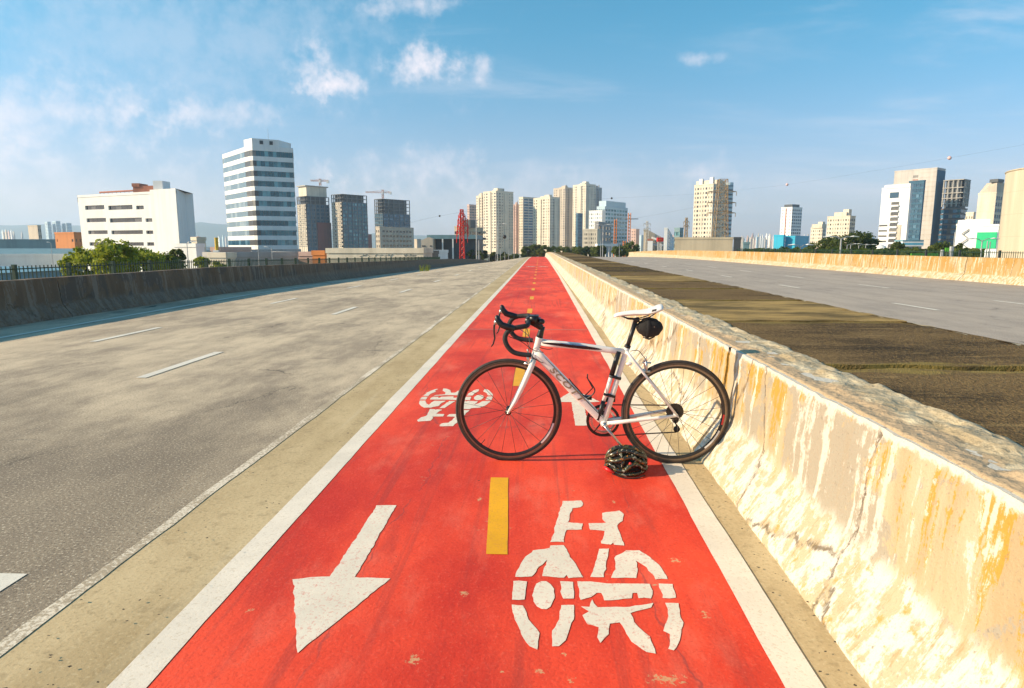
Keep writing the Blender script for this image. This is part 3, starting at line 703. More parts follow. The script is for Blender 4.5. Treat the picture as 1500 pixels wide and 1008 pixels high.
# navy sweep on the top tube and a pale blue flash above it
def side_patch(name, a, b, w0, w1, lift, mat, up=0.0, n=14):
    """band on the near side of a tube from a to b"""
    mb = MB(); A, B = Vector(a), Vector(b); t = (B - A).normalized(); nrm = Vector((-t.y, t.x))
    def P(i, j):
        f = i / n; p = A.lerp(B, f); w = (w0 + (w1 - w0) * f) * math.sin(math.pi * min(1, max(.04, f))) ** .5
        q = p + nrm * (up + w * (j - .5) * 2); return (q.x, BY - lift, q.y)
    mb.grid(lambda i, j: P(i, 1 - j), n, 1); return part(mb, name, mat, smooth=False)
side_patch('paint_sweep', lerp(tt0, tt1, .02), lerp(tt0, tt1, .72), .009, .012, .0195, M_NAVY, .002)
side_patch('paint_flash', lerp(tt0, tt1, .22), lerp(tt0, tt1, .55), .003, .004, .0200, M_LBLUE, .013)
side_patch('paint_line', lerp(dt0, dt1, .1), lerp(dt0, dt1, .98), .002, .003, .0232, M_NAVY, .019)
# lettering along the down tube
cu = bpy.data.curves.new('frame_lettering', 'FONT'); cu.body = 'SCOTT'; cu.size = .066; cu.space_character = 1.22; cu.align_x = 'CENTER'; cu.align_y = 'CENTER'; cu.offset = .0018
to = bpy.data.objects.new('tmp', cu); COL.objects.link(to); bpy.context.view_layer.update()
me = bpy.data.meshes.new_from_object(to.evaluated_get(bpy.context.evaluated_depsgraph_get())); bpy.data.objects.remove(to)
A, B = Vector(dt0), Vector(dt1); t2 = (B - A).normalized(); nn = Vector((-t2.y, t2.x)); nn = nn if nn.y > 0 else -nn; cc = A.lerp(B, .46)
for v in me.vertices:
    p = cc + t2 * (v.co.x * 1.18 + v.co.y * .25) + nn * v.co.y * .72; v.co = (p.x, BY - .0235, p.y)
me.materials.clear(); me.materials.append(M_DECAL)
lo = bpy.data.objects.new('frame_lettering', me); COL.objects.link(lo); adopt(lo, bike); lo['label'] = 'grey and bronze SCOTT lettering along the down tube'

# fork with curved blades
mb = MB(); crown = lerp(HT, HB, 1.12)
for s in (-1, 1):
    pts = [crown, lerp(crown, HF, .12), lerp(crown, HF, .45), lerp(crown, HF, .78), HF]; offs = [.012, .030, .036, .042, .049]; bow = [0, .004, .010, .010, 0]
    mb.tube([V((p[0] + b, p[1]), s * o) for p, o, b in zip(pts, offs, bow)], [.017, .017, .0155, .012, .0085], 12, sup=2.4)
part(mb, 'fork', M_FRAME)
mb = MB(); mb.tube([V(lerp(HT, HB, 1.0), 0), V(lerp(HT, HB, 1.06), 0)], .0225, 16); part(mb, 'headset_ring', M_BLACK)
# stem, spacers, handlebar, hoods, levers
sa = Vector((HB[0] - HT[0], HB[1] - HT[1])).normalized() * -1
def up_st(d): return (HT[0] + sa.x * d, HT[1] + sa.y * d)
mb = MB(); mb.tube([V(up_st(.006)), V(up_st(.02)), V(up_st(.045)), V(up_st(.075))], [.021, .020, .0175, .0175], 16); part(mb, 'steerer_spacer', M_BLACK)
CL = (-.062, .905)
mb = MB(); mb.tube([V(up_st(.066)), V(lerp(up_st(.066), CL, .5)), V(CL)], [.0185, .0165, .0185], 14, sup=3); mb.tube([V(CL, -.024), V(CL, .024)], .0215, 16); part(mb, 'stem', M_BLACK)
mb = MB()
bar_side = [(CL[0], CL[1], .0), (CL[0], CL[1], .08), (CL[0] - .002, CL[1] + .001, .165), (CL[0] - .014, CL[1], .192), (CL[0] - .05, CL[1] - .004, .205), (CL[0] - .088, CL[1] - .012, .210), (CL[0] - .118, CL[1] - .034, .213),
            (CL[0] - .130, CL[1] - .070, .215), (CL[0] - .118, CL[1] - .110, .217), (CL[0] - .085, CL[1] - .146, .218), (CL[0] - .040, CL[1] - .160, .219), (CL[0] + .022, CL[1] - .166, .219)]
def smooth_path(pts, n=5):
    P = [Vector(p) for p in pts]; out = []
    for i in range(len(P) - 1):
        a, b, c, d = P[max(i - 1, 0)], P[i], P[i + 1], P[min(i + 2, len(P) - 1)]
        for k in range(n):
            t = k / n; out.append(.5 * ((2 * b) + (c - a) * t + (2 * a - 5 * b + 4 * c - d) * t * t + (3 * b - a - 3 * c + d) * t ** 3))
    return out + [P[-1]]
full = [V((x, z), -y) for x, z, y in reversed(smooth_path(bar_side))] + [V((x, z), y) for x, z, y in smooth_path(bar_side)[1:]]
nb = len(full); part_r = [.0145 if abs(p.y - BY) > .085 else .0135 for p in full]
mb.tube(full, part_r, 12); hb = part(mb, 'handlebar', M_TAPE)
for s in (-1, 1):
    mb = MB(); b = (CL[0] - .104, CL[1] - .016)
    mb.tube([V((b[0] + .03, b[1] + .004), s * .212), V((b[0] - .01, b[1] + .014), s * .213), V((b[0] - .045, b[1] + .026), s * .211), V((b[0] - .066, b[1] + .052), s * .208), V((b[0] - .072, b[1] + .074), s * .207), V((b[0] - .070, b[1] + .082), s * .207)],
            [.018, .0205, .020, .0185, .015, .006], 12, flat=(1, .95)); part(mb, 'brake_hood', M_BLACK, hb)
    mb = MB(); lx, lz = b[0] - .074, b[1] + .046
    mb.tube([V((lx, lz), s * .208), V((lx - .014, lz - .022), s * .208), V((lx - .016, lz - .06), s * .206), V((lx - .012, lz - .10), s * .204), V((lx - .022, lz - .135), s * .202), V((lx - .033, lz - .15), s * .201)], [.009, .0085, .007, .0065, .006, .004], 10, flat=(1.2, .75))
    part(mb, 'brake_lever', M_BLACK if s > 0 else M_BLACK, hb)
    mb = MB(); mb.ball(V((lx - .004, lz - .006), s * .208), .0135, 12, 8, (1, 1, 1.2)); part(mb, 'lever_cap', M_STEEL, hb)
mb = MB(); mb.tube([V((CL[0] + .03, CL[1] + .012), -.05), V((CL[0] + .03, CL[1] + .012), -.005)], .023, 14, sup=3); part(mb, 'front_light', M_BLACK, hb)
mb = MB(); mb.box((CL[0] + .006, BY - .03, CL[1] + .016), (CL[0] + .062, BY + .03, CL[1] + .034)); mb.box((CL[0] + .03, BY - .026, CL[1] - .02), (CL[0] + .074, BY + .03, CL[1] + .017)); part(mb, 'bike_computer', M_BLACK, hb, False)
for k, (dx, dz2, r) in enumerate(((.078, .0, .02), (.055, -.024, .018), (.04, .022, .016))):
    mb = MB(); mb.ball(V((CL[0] + dx, CL[1] + dz2), -.03 + .02 * k), r, 12, 8, (1.1, 1, .9)); part(mb, 'bell' if k == 0 else 'clamp_knob', M_BLACK, hb)
# cables
def cable(pts, r=.0023, mat=M_BLACK):
    mb = MB(); mb.tube(smooth_path(pts, 7), r, 6); return part(mb, 'cable', mat)
q = lambda x, z, y=0.0: (x, BY + y, z)
fb = (HB[0] - .045, HB[1] - .004)
cable([q(CL[0] - .01, CL[1] - .005, -.12), q(CL[0] - .015, CL[1] - .10, -.05), q(-.06, .75, -.02), q(fb[0] + .01, fb[1] + .045, -.006)])
cable([q(CL[0] - .11, CL[1] - .06, -.20), q(-.10, .80, -.13), q(-.03, .735, -.06), q(.03, .715, -.03)])
cable([q(CL[0] - .11, CL[1] - .06, .20), q(-.08, .80, .13), q(-.01, .75, -.0), q(.05, .735, -.028), q(.085, .738, -.024)])
cable([q(CL[0] - .02, CL[1] - .03, .06), q(-.06, .80, .03), q(-.045, .70, -.03), q(.0, .66, -.026), q(.03, .65, -.028)])
cable([q(.555, .725, -.02), q(.60, .73, -.022), q(.63, .70, -.02), q(.655, .665, -.008)])
# brakes
def caliper(name, c, up):
    mb = MB(); c = Vector(c)
    for s in (-1, 1):
        mb.tube([c + Vector((0, s * .004, .032)), c + Vector((-.004, s * .026, .018)), c + Vector((0, s * .031, -.012)), c + Vector((.002, s * .024, -.034))], [.006, .008, .0075, .006], 8)
        mb.box(tuple(c + Vector((-.024, s * .019 - .005, -.044))), tuple(c + Vector((.024, s * .019 + .005, -.031))))
    mb.tube([c + Vector((.03, 0, .012)), c + Vector((-.02, 0, .012))], .006, 8); mb.tube([c + Vector((-.002, -.022, .03)), c + Vector((-.004, -.02, .055))], .004, 8)
    return part(mb, name, M_STEEL)
caliper('brake_caliper', V((HB[0] - .038, HB[1] + .0)), 1)
caliper('brake_caliper', V((.655, .637)), 1)
# drivetrain on the far side
def ring(mb, c, y, r1, r0, teeth):
    n = teeth * 2; k = len(mb.v)
    for i in range(n):
        a = 2 * math.pi * i / n; ro = r1 + (.0035 if i % 2 else 0)
        for r in (r0, ro):
            for yy in (y - .0015, y + .0015): mb.v.append((c[0] + r * math.cos(a), BY + yy, c[1] + r * math.sin(a)))
    for i in range(n):
        a = k + i * 4; b = k + ((i + 1) % n) * 4
        mb.f += [(a, b, b + 2, a + 2), (a + 1, a + 3, b + 3, b + 1), (a + 2, b + 2, b + 3, a + 3), (a, a + 1, b + 1, b)]
mb = MB(); ring(mb, BB, .046, .103, .088, 53); cr = part(mb, 'chainring', M_CHAIN, smooth=False)
mb = MB(); ring(mb, BB, .040, .078, .066, 39); part(mb, 'inner_ring', M_STEEL, cr, False)
mb = MB()
for i in range(5):
    a = 2 * math.pi * i / 5 + .3; mb.tube([V(BB, .044), V((BB[0] + .092 * math.cos(a), BB[1] + .092 * math.sin(a)), .044)], [.012, .007], 8, flat=(1, .5))
part(mb, 'spider', M_BLACK, cr)
ca = math.atan2(-.132, .112); L = .172
for s, aa in ((-1, ca), (1, ca + math.pi)):
    e = (BB[0] + L * math.cos(aa), BB[1] + L * math.sin(aa)); y0 = s * .052
    mb = MB(); mb.tube([V(BB, y0), V(lerp(BB, e, .5), s * .062), V(e, s * .068)], [.0165, .0125, .0115], 12, flat=(1, .6)); cr_a = part(mb, 'crank_arm', M_STEEL)
    mb = MB(); mb.tube([V(BB, s * .045), V(BB, s * .063)], [.019, .017], 14); part(mb, 'crank_bolt', M_STEEL, cr_a)
    mb = MB(); px, pz = e
    mb.tube([V(e, s * .066), V(e, s * .135)], .006, 8)
    mb.box((px - .044, BY + min(s * .08, s * .132), pz - .008), (px + .040, BY + max(s * .08, s * .132), pz + .010))
    mb.tube([V((px - .044, pz + .004), s * .106), V((px - .056, pz + .014), s * .106)], .012, 8, flat=(1, .4)); part(mb, 'pedal', M_STEEL if s < 0 else M_BLACK, cr_a)
for r, y in ((.054, .047), (.050, .043), (.046, .039), (.042, .035), (.038, .031), (.034, .027)):
    pass
mb = MB()
for i, r in enumerate((.052, .047, .042, .037, .032, .028)): ring(mb, HR, .022 + .0046 * i, r, .016, int(r * 480))
part(mb, 'cassette', M_CHAIN, smooth=False)
# rear derailleur
mb = MB(); dj = (HR[0] + .012, HR[1] - .062); dk = (HR[0] + .022, HR[1] - .122)
mb.tube([V((HR[0] + .004, HR[1] - .012), .062), V((HR[0] + .012, HR[1] - .035), .07), V(dj, .058)], [.009, .013, .011], 10); mb.tube([V(dj, .05), V(dk, .05)], .009, 8, flat=(.4, 1))
for c in (dj, dk): mb.tube([V(c, .042), V(c, .05)], .0205, 14)
part(mb, 'rear_derailleur', M_BLACK)
mb = MB(); fdx = lerp(BB, ST, .32); mb.box((fdx[0] - .05, BY + .036, fdx[1] - .03), (fdx[0] + .03, BY + .05, fdx[1] + .0)); mb.tube([V(fdx, .0), V(fdx, .04)], .016, 10); part(mb, 'front_derailleur', M_BLACK, smooth=False)
# chain: upper run, lower run, round the ring
mb = MB(); loop = []
for i in range(13): a = rad(95 + 180 * i / 12); loop.append(V((BB[0] + .1035 * math.cos(a), BB[1] + .1035 * math.sin(a)), .046))
low = [V((dk[0] - .004, dk[1] - .020), .046), V((dk[0] + .017, dk[1] - .006), .046), V((dk[0] + .01, dk[1] + .016), .046), V((dj[0] - .02, dj[1] - .002), .046), V((dj[0], dj[1] + .020), .046)]
tp = [V((HR[0] + .036 * math.cos(rad(a)), HR[1] + .036 * math.sin(rad(a))), .04) for a in (-50, 0, 50, 95)]
mb.tube(loop + low + tp, .0042, 6, closed=True, flat=(.75, 1)); part(mb, 'chain', M_CHAIN)
# seatpost, saddle
dpt = (Vector(SPT) - Vector(ST)).normalized()
mb = MB(); mb.tube([V((ST[0] - dpt.x * .02, ST[1] - dpt.y * .02)), V(SPT)], .0138, 16); mb.tube([V((SPT[0] - .012, SPT[1] + .004), -.0), V((SPT[0] + .022, SPT[1] + .012))], .016, 10); part(mb, 'seatpost', M_BLACK)
mb = MB(); mb.tube([V(ST), V((ST[0] + dpt.x * .016, ST[1] + dpt.y * .016))], .0195, 16); part(mb, 'seat_clamp', M_BLACK)
NS, NE = (.452, .938), (.738, .985)
prof = [(0, .006, -.004, .012), (.06, .016, .004, .022), (.2, .021, .006, .030), (.4, .026, .004, .034), (.55, .036, .000, .036), (.68, .052, -.002, .036), (.8, .066, .003, .040), (.92, .070, .012, .044), (.98, .062, .014, .040), (1.0, .045, .010, .026)]
mb = MB(); ng = 16; kk = []
for f, w, dzs, h in prof:
    c = lerp(NS, NE, f)
    for j in range(ng):
        a = 2 * math.pi * j / ng; x2, z2 = math.cos(a), math.sin(a)
        zz = (.012 * z2 if z2 > 0 else h * .75 * z2 * (abs(x2) ** .5 * .9 + .25)) - .010 * (abs(x2) ** 3) * (z2 >= 0)
        mb.v.append((c[0], BY + w * x2, c[1] + dzs + zz))
for i in range(len(prof) - 1):
    for j in range(ng): mb.f.append((i * ng + j, i * ng + (j + 1) % ng, (i + 1) * ng + (j + 1) % ng, (i + 1) * ng + j))
mb.f.append(tuple(range(ng))[::-1]); mb.f.append(tuple((len(prof) - 1) * ng + j for j in range(ng)))
sd = part(mb, 'saddle', M_SADDLE)
for s in (-1, 1):
    mb = MB(); mb.tube([q(.49, .940, s * .008), q(.535, .922, s * .02), q(.60, .918, s * .022), q(.66, .935, s * .03), q(.70, .966, s * .04)], .0035, 8); part(mb, 'rail', M_BLACK, sd)
mb = MB(); mb.grid(lambda i, j: (.664 + .028 * i + .004 * j, BY - .0668 + (.002 if i else -.002) * 0 + .003 * i, .972 + .006 * i + .014 * j), 1, 1); part(mb, 'decal', M_GREYP, sd)
# bottle cage wire and pump
def wire(pts, r, name, mat): mb = MB(); mb.tube(smooth_path(pts, 5), r, 8); return part(mb, name, mat)
cg = wire([q(.188, .548, -.012), q(.205, .525, -.016), q(.25, .476, -.018), q(.292, .432, -.022), q(.318, .440, -.032), q(.346, .478, -.036), q(.326, .520, -.034), q(.302, .552, -.030), q(.300, .582, -.028)], .0038, 'bottle_cage', M_BLACK)
mb = MB(); mb.tube([q(.292, .432, .022), q(.338, .476, .036), q(.300, .548, .03)], .0038, 8); part(mb, 'cage_arm', M_BLACK, cg)
mb = MB(); off = Vector((-.041, .012))
def pp(t): p = lerp(BB, ST, t); return V((p[0] + off.x, p[1] + off.y), -.008)
mb.tube([pp(.62), pp(.93)], .0155, 14); pump = part(mb, 'pump', M_BLACK)
mb = MB(); mb.tube([pp(.02), pp(.28)], .014, 14); part(mb, 'pump_handle', M_BLACK, pump)
mb = MB(); mb.tube([pp(.27), pp(.63)], .0125, 14); part(mb, 'pump_barrel', M_FRAME, pump)
for t in (.36, .6):
    mb = MB(); p = lerp(BB, ST, t); mb.tube([V((p[0] - .052, p[1] + .018), -.008), V((p[0] + .018, p[1] + .0), -.008)], .0185, 12, sup=3, flat=(.9, .5)); part(mb, 'pump_bracket', M_BLACK, pump)
mb = MB(); p = lerp(BB, ST, .86); mb.ball(V((p[0] + .03, p[1] - .03), -.014), .016, 10, 8, (1.3, 1, .7)); part(mb, 'rear_reflector', M_FRAME)
# lean a little towards the viewer, about the ground line
bike.rotation_euler = (rad(3.0), 0, rad(-.6))

# ------------------------------------------------------------------ saddle bag (hangs under the saddle)
bag = empty('saddle_bag', (.660, BY - .045, .80), 'small black nylon pouch strapped under the white saddle', 'bag')
def bagfn(d): return 1 + .06 * mnoise.noise(d * 3) + (-.12 if d.x < -.55 else 0)
mb = MB(); mb.ball((.662, BY - .046, .866), .07, 22, 16, (1.22, .62, .86), bagfn); mb.obj('pouch', M_FABRIC, bag, True)
mb = MB(); mb.tube([(.656, BY - .046 + .0442 * math.cos(2 * math.pi * i / 28), .866 + .0612 * math.sin(2 * math.pi * i / 28)) for i in range(28)], .011, 8, closed=True, flat=(.25, 1), up=(1, 0, 0)); mb.obj('strap', M_FABRIC, bag, True)
mb = MB(); mb.tube([(.63, BY - .046, .806), (.665, BY - .056, .797), (.70, BY - .046, .81)], [.006, .012, .006], 8, flat=(1, .5)); mb.obj('flap', M_FABRIC, bag, True)
mb = MB(); mb.tube([(.585, BY - .050, .872), (.598, BY - .052, .874), (.62, BY - .050, .872)], .014, 8, flat=(1, .6)); mb.obj('post_strap', M_FABRIC, bag, True)
mb = MB(); mb.box((.686, BY - .0935, .872), (.690, BY - .0895, .878)); mb.obj('logo_tag', M_BRAKE, bag)

# ------------------------------------------------------------------ helmet on the lane
hc = gnd(916, 690); HX, HY = hc.x, BY - .175
helm = empty('helmet', (HX, HY, .005), 'black camouflage bike helmet with vents on the red lane', 'helmet')
def b_camo(gg, p, P, geo):
    v = gg.noise(gg.mapping(P, (1, 1, 1.6)), 26, 3, .6, 1.2); v2 = gg.noise(gg.mapping(P, (1, 1, 1), (3, 1, 2)), 38, 2, .5, .8)
    c = gg.mix(gg.step(v, .52, .56), (0.018, 0.02, 0.016), (0.075, 0.075, 0.028))
    c = gg.mix(gg.step(v2, .63, .65), c, (0.34, 0.32, 0.24)); c = gg.mix(gg.step(v2, .37, .35), c, (0.35, 0.12, 0.02))
    setp(p, gg, c, .25, 0, .6)
M_CAMO = material('camouflage_shell', b_camo)
M_FOAM = plain('black_foam', (0.012, 0.012, 0.012), .9, 0, .3, 80, .5)
def dome(u, v, k=1.0):
    """u along -1 rear..1 front, v across -1..1"""
    a = u * math.pi / 2; b = v * math.pi / 2
    x = math.sin(a) * .122; w = max(0, math.cos(a)) ** .75
    y = math.sin(b) * .088 * w; z = .035 + max(0, math.cos(b)) ** .8 * .118 * max(0, math.cos(a)) ** .62 * (1.0 - .1 * u)
    return Vector((HX + x * k, HY + y * k, .005 + z * k))
mb = MB(); mb.grid(lambda i, j: dome(-.98 + 1.96 * i / 20, -1 + 2 * (20 - j) / 20, .9), 20, 20); mb.obj('liner', M_FOAM, helm, True)
for k, vc in enumerate((-.93, -.66, -.36, 0, .36, .66, .93)):
    mb = MB(); w = .085 if k % 2 == 0 else .065
    mb.tube([dome(-.94 + 1.88 * i / 18, vc * (1 - .12 * math.sin(i * .7 + k)), .98) for i in range(19)], [.006 + .010 * math.sin(math.pi * i / 18) ** .6 for i in range(19)], 8, flat=(1.15, .9)); mb.obj('shell_rib', M_CAMO, helm, True)
for u in (-.62, -.2, .2, .6):
    mb = MB(); mb.tube([dome(u + .05 * math.sin(i), -.92 + 1.84 * i / 14, .965) for i in range(15)], .0085, 8, flat=(1.2, .8)); mb.obj('shell_bridge', M_CAMO, helm, True)
mb = MB(); mb.tube([(HX + .121 * math.cos(2 * math.pi * i / 40), HY + .087 * math.sin(2 * math.pi * i / 40), .026 + .010 * math.cos(4 * math.pi * i / 40)) for i in range(40)], .0125, 8, closed=True); mb.obj('rim', M_CAMO, helm, True)
mb = MB(); mb.tube([(HX - .136, HY - .045, .045), (HX - .110, HY - .066, .036), (HX - .08, HY - .082, .024)], [.012, .014, .008], 8, flat=(1, .9)); mb.obj('rear_light', M_REDP, helm, True)
mb = MB(); mb.ball((HX + .012, HY - .088, .085), .009, 8, 6); mb.obj('badge', M_REDP, helm, True)
mb = MB(); mb.tube(smooth_path([(HX - .09, HY - .085, .02), (HX - .03, HY - .115, .009), (HX + .05, HY - .118, .009), (HX + .10, HY - .08, .012)], 5), .005, 6, flat=(1.4, .5)); mb.obj('strap', M_FABRIC, helm, True)
# ------------------------------------------------------------------ the city
GZ = -7.0
def col(px, D): d = ray(px, 361); return Vector((d.x / d.y * D, D, 0))        # plan position seen at column px, D metres ahead
def topz(px, py, D): return at(px, py, D).z
M_CREAM = facade('cream_render', (0.72, 0.625, 0.49)); M_WHITEW = facade('white_render', (0.82, 0.80, 0.77), .12)
M_BEIGE = facade('beige_render', (0.55, 0.46, 0.36)); M_PINK = facade('pinkish_render', (0.60, 0.40, 0.33)); M_TAN = facade('tan_block_wall', (0.56, 0.46, 0.32))
M_GREY = facade('grey_render', (0.40, 0.38, 0.37)); M_DARK = facade('dark_cladding', (0.05, 0.055, 0.06), .3, .5); M_BROWN = facade('rust_brown_cladding', (0.20, 0.05, 0.035), .3)
M_ORANGE = facade('orange_render', (0.62, 0.21, 0.05), .2); M_CYAN = facade('cyan_panels', (0.0, 0.38, 0.58), .15, .5); M_GREENP = facade('green_panel', (0.0, 0.48, 0.19), .12, .6)
M_TEALR = facade('teal_sheet_roof', (0.16, 0.27, 0.30), .25, .5); M_BLUER = facade('pale_blue_sheet', (0.14, 0.30, 0.38), .2, .5); M_TERRA = facade('terracotta', (0.45, 0.16, 0.09), .3)
M_SLABB = facade('brownish_slab_edge', (0.17, 0.12, 0.10), .25); M_LBL = facade('pale_blue_render', (0.50, 0.62, 0.68), .12); M_NET = facade('pale_safety_netting', (0.55, 0.50, 0.45), .2, .9); M_NETB = facade('blue_grey_netting', (0.05, 0.13, 0.20), .25, .9)
M_YELP = plain('yellow_paint', (0.66, 0.42, 0.02), .5); M_REDS = plain('red_steel', (0.62, 0.022, 0.015), .5, 0, .2, 1.0); M_RUST = plain('rusty_steel', (0.33, 0.22, 0.11), .7, 0, .3, 1.0)
M_GALV = plain('galvanised_steel', (0.42, 0.42, 0.42), .5, .4, .15, 1.5); M_GREENS = plain('dark_green_steel', (0.025, 0.06, 0.035), .6, 0, .2, 2); M_ORS = plain('orange_steel', (0.60, 0.17, 0.03), .6, 0, .25, 1)
G_DARK = glass('dark_window', (0.02, 0.025, 0.03), (0.13, 0.13, 0.13)); G_BLUE = glass('blue_window', (0.01, 0.06, 0.11), (0.09, 0.20, 0.29)); G_TEAL = glass('teal_curtain_glass', (0.0, 0.10, 0.13), (0.16, 0.40, 0.44), .12)
G_GREY = glass('reflective_grey_glass', (0.13, 0.20, 0.25), (0.26, 0.33, 0.38), .1); G_DIM = glass('dull_brown_window', (0.05, 0.045, 0.04), (0.22, 0.2, 0.17), .3)  # last one: dull brownish glass for balcony panes, corner strips and openings

def wall_face(mb, P0, P1, z0, z1, rects, depth):
    """wall strip P0->P1 (outside on the right-hand side of travel) with recessed openings; rects in (u0,u1,v0,v1) metres"""
    d = (P1 - P0); W = d.length; t = d / W; n = Vector((t.y, -t.x, 0))
    p = lambda u, v, q=0.0: (P0 + t * u - n * q) + Vector((0, 0, z0 + v))
    us = sorted({0.0, W, *[r[0] for r in rects], *[r[1] for r in rects]}); vs = sorted({0.0, z1 - z0, *[r[2] for r in rects], *[r[3] for r in rects]})
    hole = set(); ui = {u: i for i, u in enumerate(us)}; vi = {v: i for i, v in enumerate(vs)}
    for r in rects:
        for i in range(ui[r[0]], ui[r[1]]):
            for j in range(vi[r[2]], vi[r[3]]): hole.add((i, j))
        a, b, c, e = r
        mb.quad(p(a, c), p(b, c), p(b, c, depth), p(a, c, depth)); mb.quad(p(a, e, depth), p(b, e, depth), p(b, e), p(a, e))
        mb.quad(p(a, c), p(a, c, depth), p(a, e, depth), p(a, e)); mb.quad(p(b, c, depth), p(b, c), p(b, e), p(b, e, depth))
        mb.quad(p(a, c, depth), p(b, c, depth), p(b, e, depth), p(a, e, depth))
    for j in range(len(vs) - 1):                        # merge runs of solid cells
        i = 0
        while i < len(us) - 1:
            if (i, j) in hole: i += 1; continue
            k = i
            while k < len(us) - 1 and (k, j) not in hole: k += 1
            mb.quad(p(us[i], vs[j]), p(us[k], vs[j]), p(us[k], vs[j + 1]), p(us[i], vs[j + 1])); i = k
    return t, n, p
PANE = {}
def pane_obj(root, c, t, n, w, h, mat, name='window'):
    key = (round(w, 2), round(h, 2), mat.name)
    if key not in PANE:
        mb = MB(); mb.box((-w / 2, -.03, -h / 2), (w / 2, .03, h / 2)); PANE[key] = mb.mesh('window', mat)
    o = bpy.data.objects.new(name, PANE[key]); COL.objects.link(o); o.location = c - root.location; o.rotation_euler = (0, 0, math.atan2(t.y, t.x)); o.parent = root
    return o
def regular(W, Hh, nx, fl, fw, fh, v0=1.0, mu=.0, top=1.0, skipu=()):
    out = []; ny = max(1, int((Hh - top - v0) / fl)); cw = (W - 2 * mu) / nx; alt = nx >= 4 and fw < .5; F0 = fw
    for j in range(ny):
        for i in range(nx):
            if i in skipu: continue
            if alt: fw = F0 * (1.5 if i % 3 == 1 else .65)
            u = mu + cw * (i + .5); v = Hh - top - fl * (j + .5); out.append((round(u - cw * fw / 2, 3), round(u + cw * fw / 2, 3), round(v - fl * fh / 2, 3), round(v + fl * fh / 2, 3)))
    return out
def building(name, label, plan, zt, wall, faces, group=None, cat='building', z0=GZ, roof=None, depth=.3, vis=-2.0):
    """plan: corner points, counter-clockwise; faces: dict face index -> dict(nx, fl, fw, fh, glass, single) or pixel rects"""
    c = sum(plan, Vector()) / len(plan); root = empty(name, (c.x, c.y, z0), label, cat, group)
    mb = MB(); n = len(plan); todo = []
    for i in range(n):
        P0, P1 = plan[i], plan[(i + 1) % n]; W = (P1 - P0).length; f = faces.get(i)
        rects = []
        if f:
            if 'px' in f:
                t = (P1 - P0) / W; nn = Vector((t.y, -t.x, 0))
                def uv(px, py):
                    d = ray(px, py); k = (P0 - EYE).dot(nn) / d.dot(nn); q = EYE + d * k; return (q - P0).dot(t), q.z - z0
                for a, b, ya, yb in f['px']:
                    u0, v1 = uv(a, ya); u1, v0 = uv(b, yb); rects.append((max(.05, u0), min(W - .05, u1), v0, v1))
            else:
                rects = regular(W, zt - z0, f['nx'], f['fl'], f['fw'], f['fh'], max(.5, vis - z0), f.get('mu', 0), f.get('top', 1.0), f.get('skip', ()))
            if f.get('full'): rects = [(0.02, W - .02, r[2], r[3]) for r in rects]
        t, nn, p = wall_face(mb, P0, P1, z0, zt, rects, depth)
        for r in rects: todo.append((f, t, nn, p((r[0] + r[1]) / 2, (r[2] + r[3]) / 2, depth - .05), r[1] - r[0], r[3] - r[2]))
    mb.poly([(q.x, q.y, zt) for q in plan]); mb.obj('wall', wall, root)
    stuff = {}
    for f, t, nn, c3, w, h in todo:
        sub = f.get('sub', 1)
        if f.get('single', True):
            for k in range(sub):
                pane_obj(root, c3 + t * (w * ((k + .5) / sub - .5)), t, nn, w / sub - (.06 if sub > 1 else 0), h, f['glass'])
        else:
            m = stuff.setdefault(f['glass'].name, (MB(), f['glass']))[0]
            a = t * (w / 2); b = Vector((0, 0, h / 2)); m.quad(c3 - a - b, c3 + a - b, c3 + a + b, c3 - a + b)
    for m, gm in stuff.values(): tag(m.obj('windows', gm, root), kind='stuff')
    pr = MB(); cc = c                                    # parapet
    for i in range(n):
        P0, P1 = plan[i], plan[(i + 1) % n]; t = (P1 - P0).normalized(); nn = Vector((t.y, -t.x, 0)) * .12
        pr.quad(*[(q + nn + Vector((0, 0, h))) for q, h in ((P0 - t * .1, zt - .15), (P1 + t * .1, zt - .15), (P1 + t * .1, zt + .55), (P0 - t * .1, zt + .55))])
        pr.quad(*[(q - nn * 2 + Vector((0, 0, h))) for q, h in ((P1, zt - .15), (P0, zt - .15), (P0, zt + .55), (P1, zt + .55))])
        pr.quad(P0 + nn + Vector((0, 0, zt + .55)), P1 + nn + Vector((0, 0, zt + .55)), P1 - nn * 2 + Vector((0, 0, zt + .55)), P0 - nn * 2 + Vector((0, 0, zt + .55)))
    pr.obj('parapet', wall if roof is None else roof, root)
    return root
def corner(xl, xm, xr, D, alpha=45):
    """rectangular plan with its near corner at column xm and its two visible faces ending at columns xl and xr"""
    a = rad(alpha); M = col(xm, D); e1 = Vector((-math.cos(a), math.sin(a), 0)); e2 = Vector((math.sin(a), math.cos(a), 0))
    def hit(px, e):
        d = col(px, 1); den = d.x * e.y - d.y * e.x
        return max(2.0, -(M.x * d.y - M.y * d.x) / (e.x * d.y - e.y * d.x))
    L = M + e1 * hit(xl, e1); Rr = M + e2 * hit(xr, e2)
    return [L, M, Rr, L + Rr - M]
def tower(name, label, xl, xm, xr, D, ytop, wall, fl=None, fr=None, alpha=45, **kw):
    pl = corner(xl, xm, xr, D, alpha); faces = {}
    if fl: faces[0] = fl
    if fr: faces[1] = fr
    o = building(name, label, pl, topz(xm, ytop, D), wall, faces, **kw)
    return o, pl, topz(xm, ytop, D)
def W(nx, fl=3.0, fw=.45, fh=.5, gl=None, **k): return dict(nx=nx, fl=fl, fw=fw, fh=fh, glass=gl or G_DARK, **k)
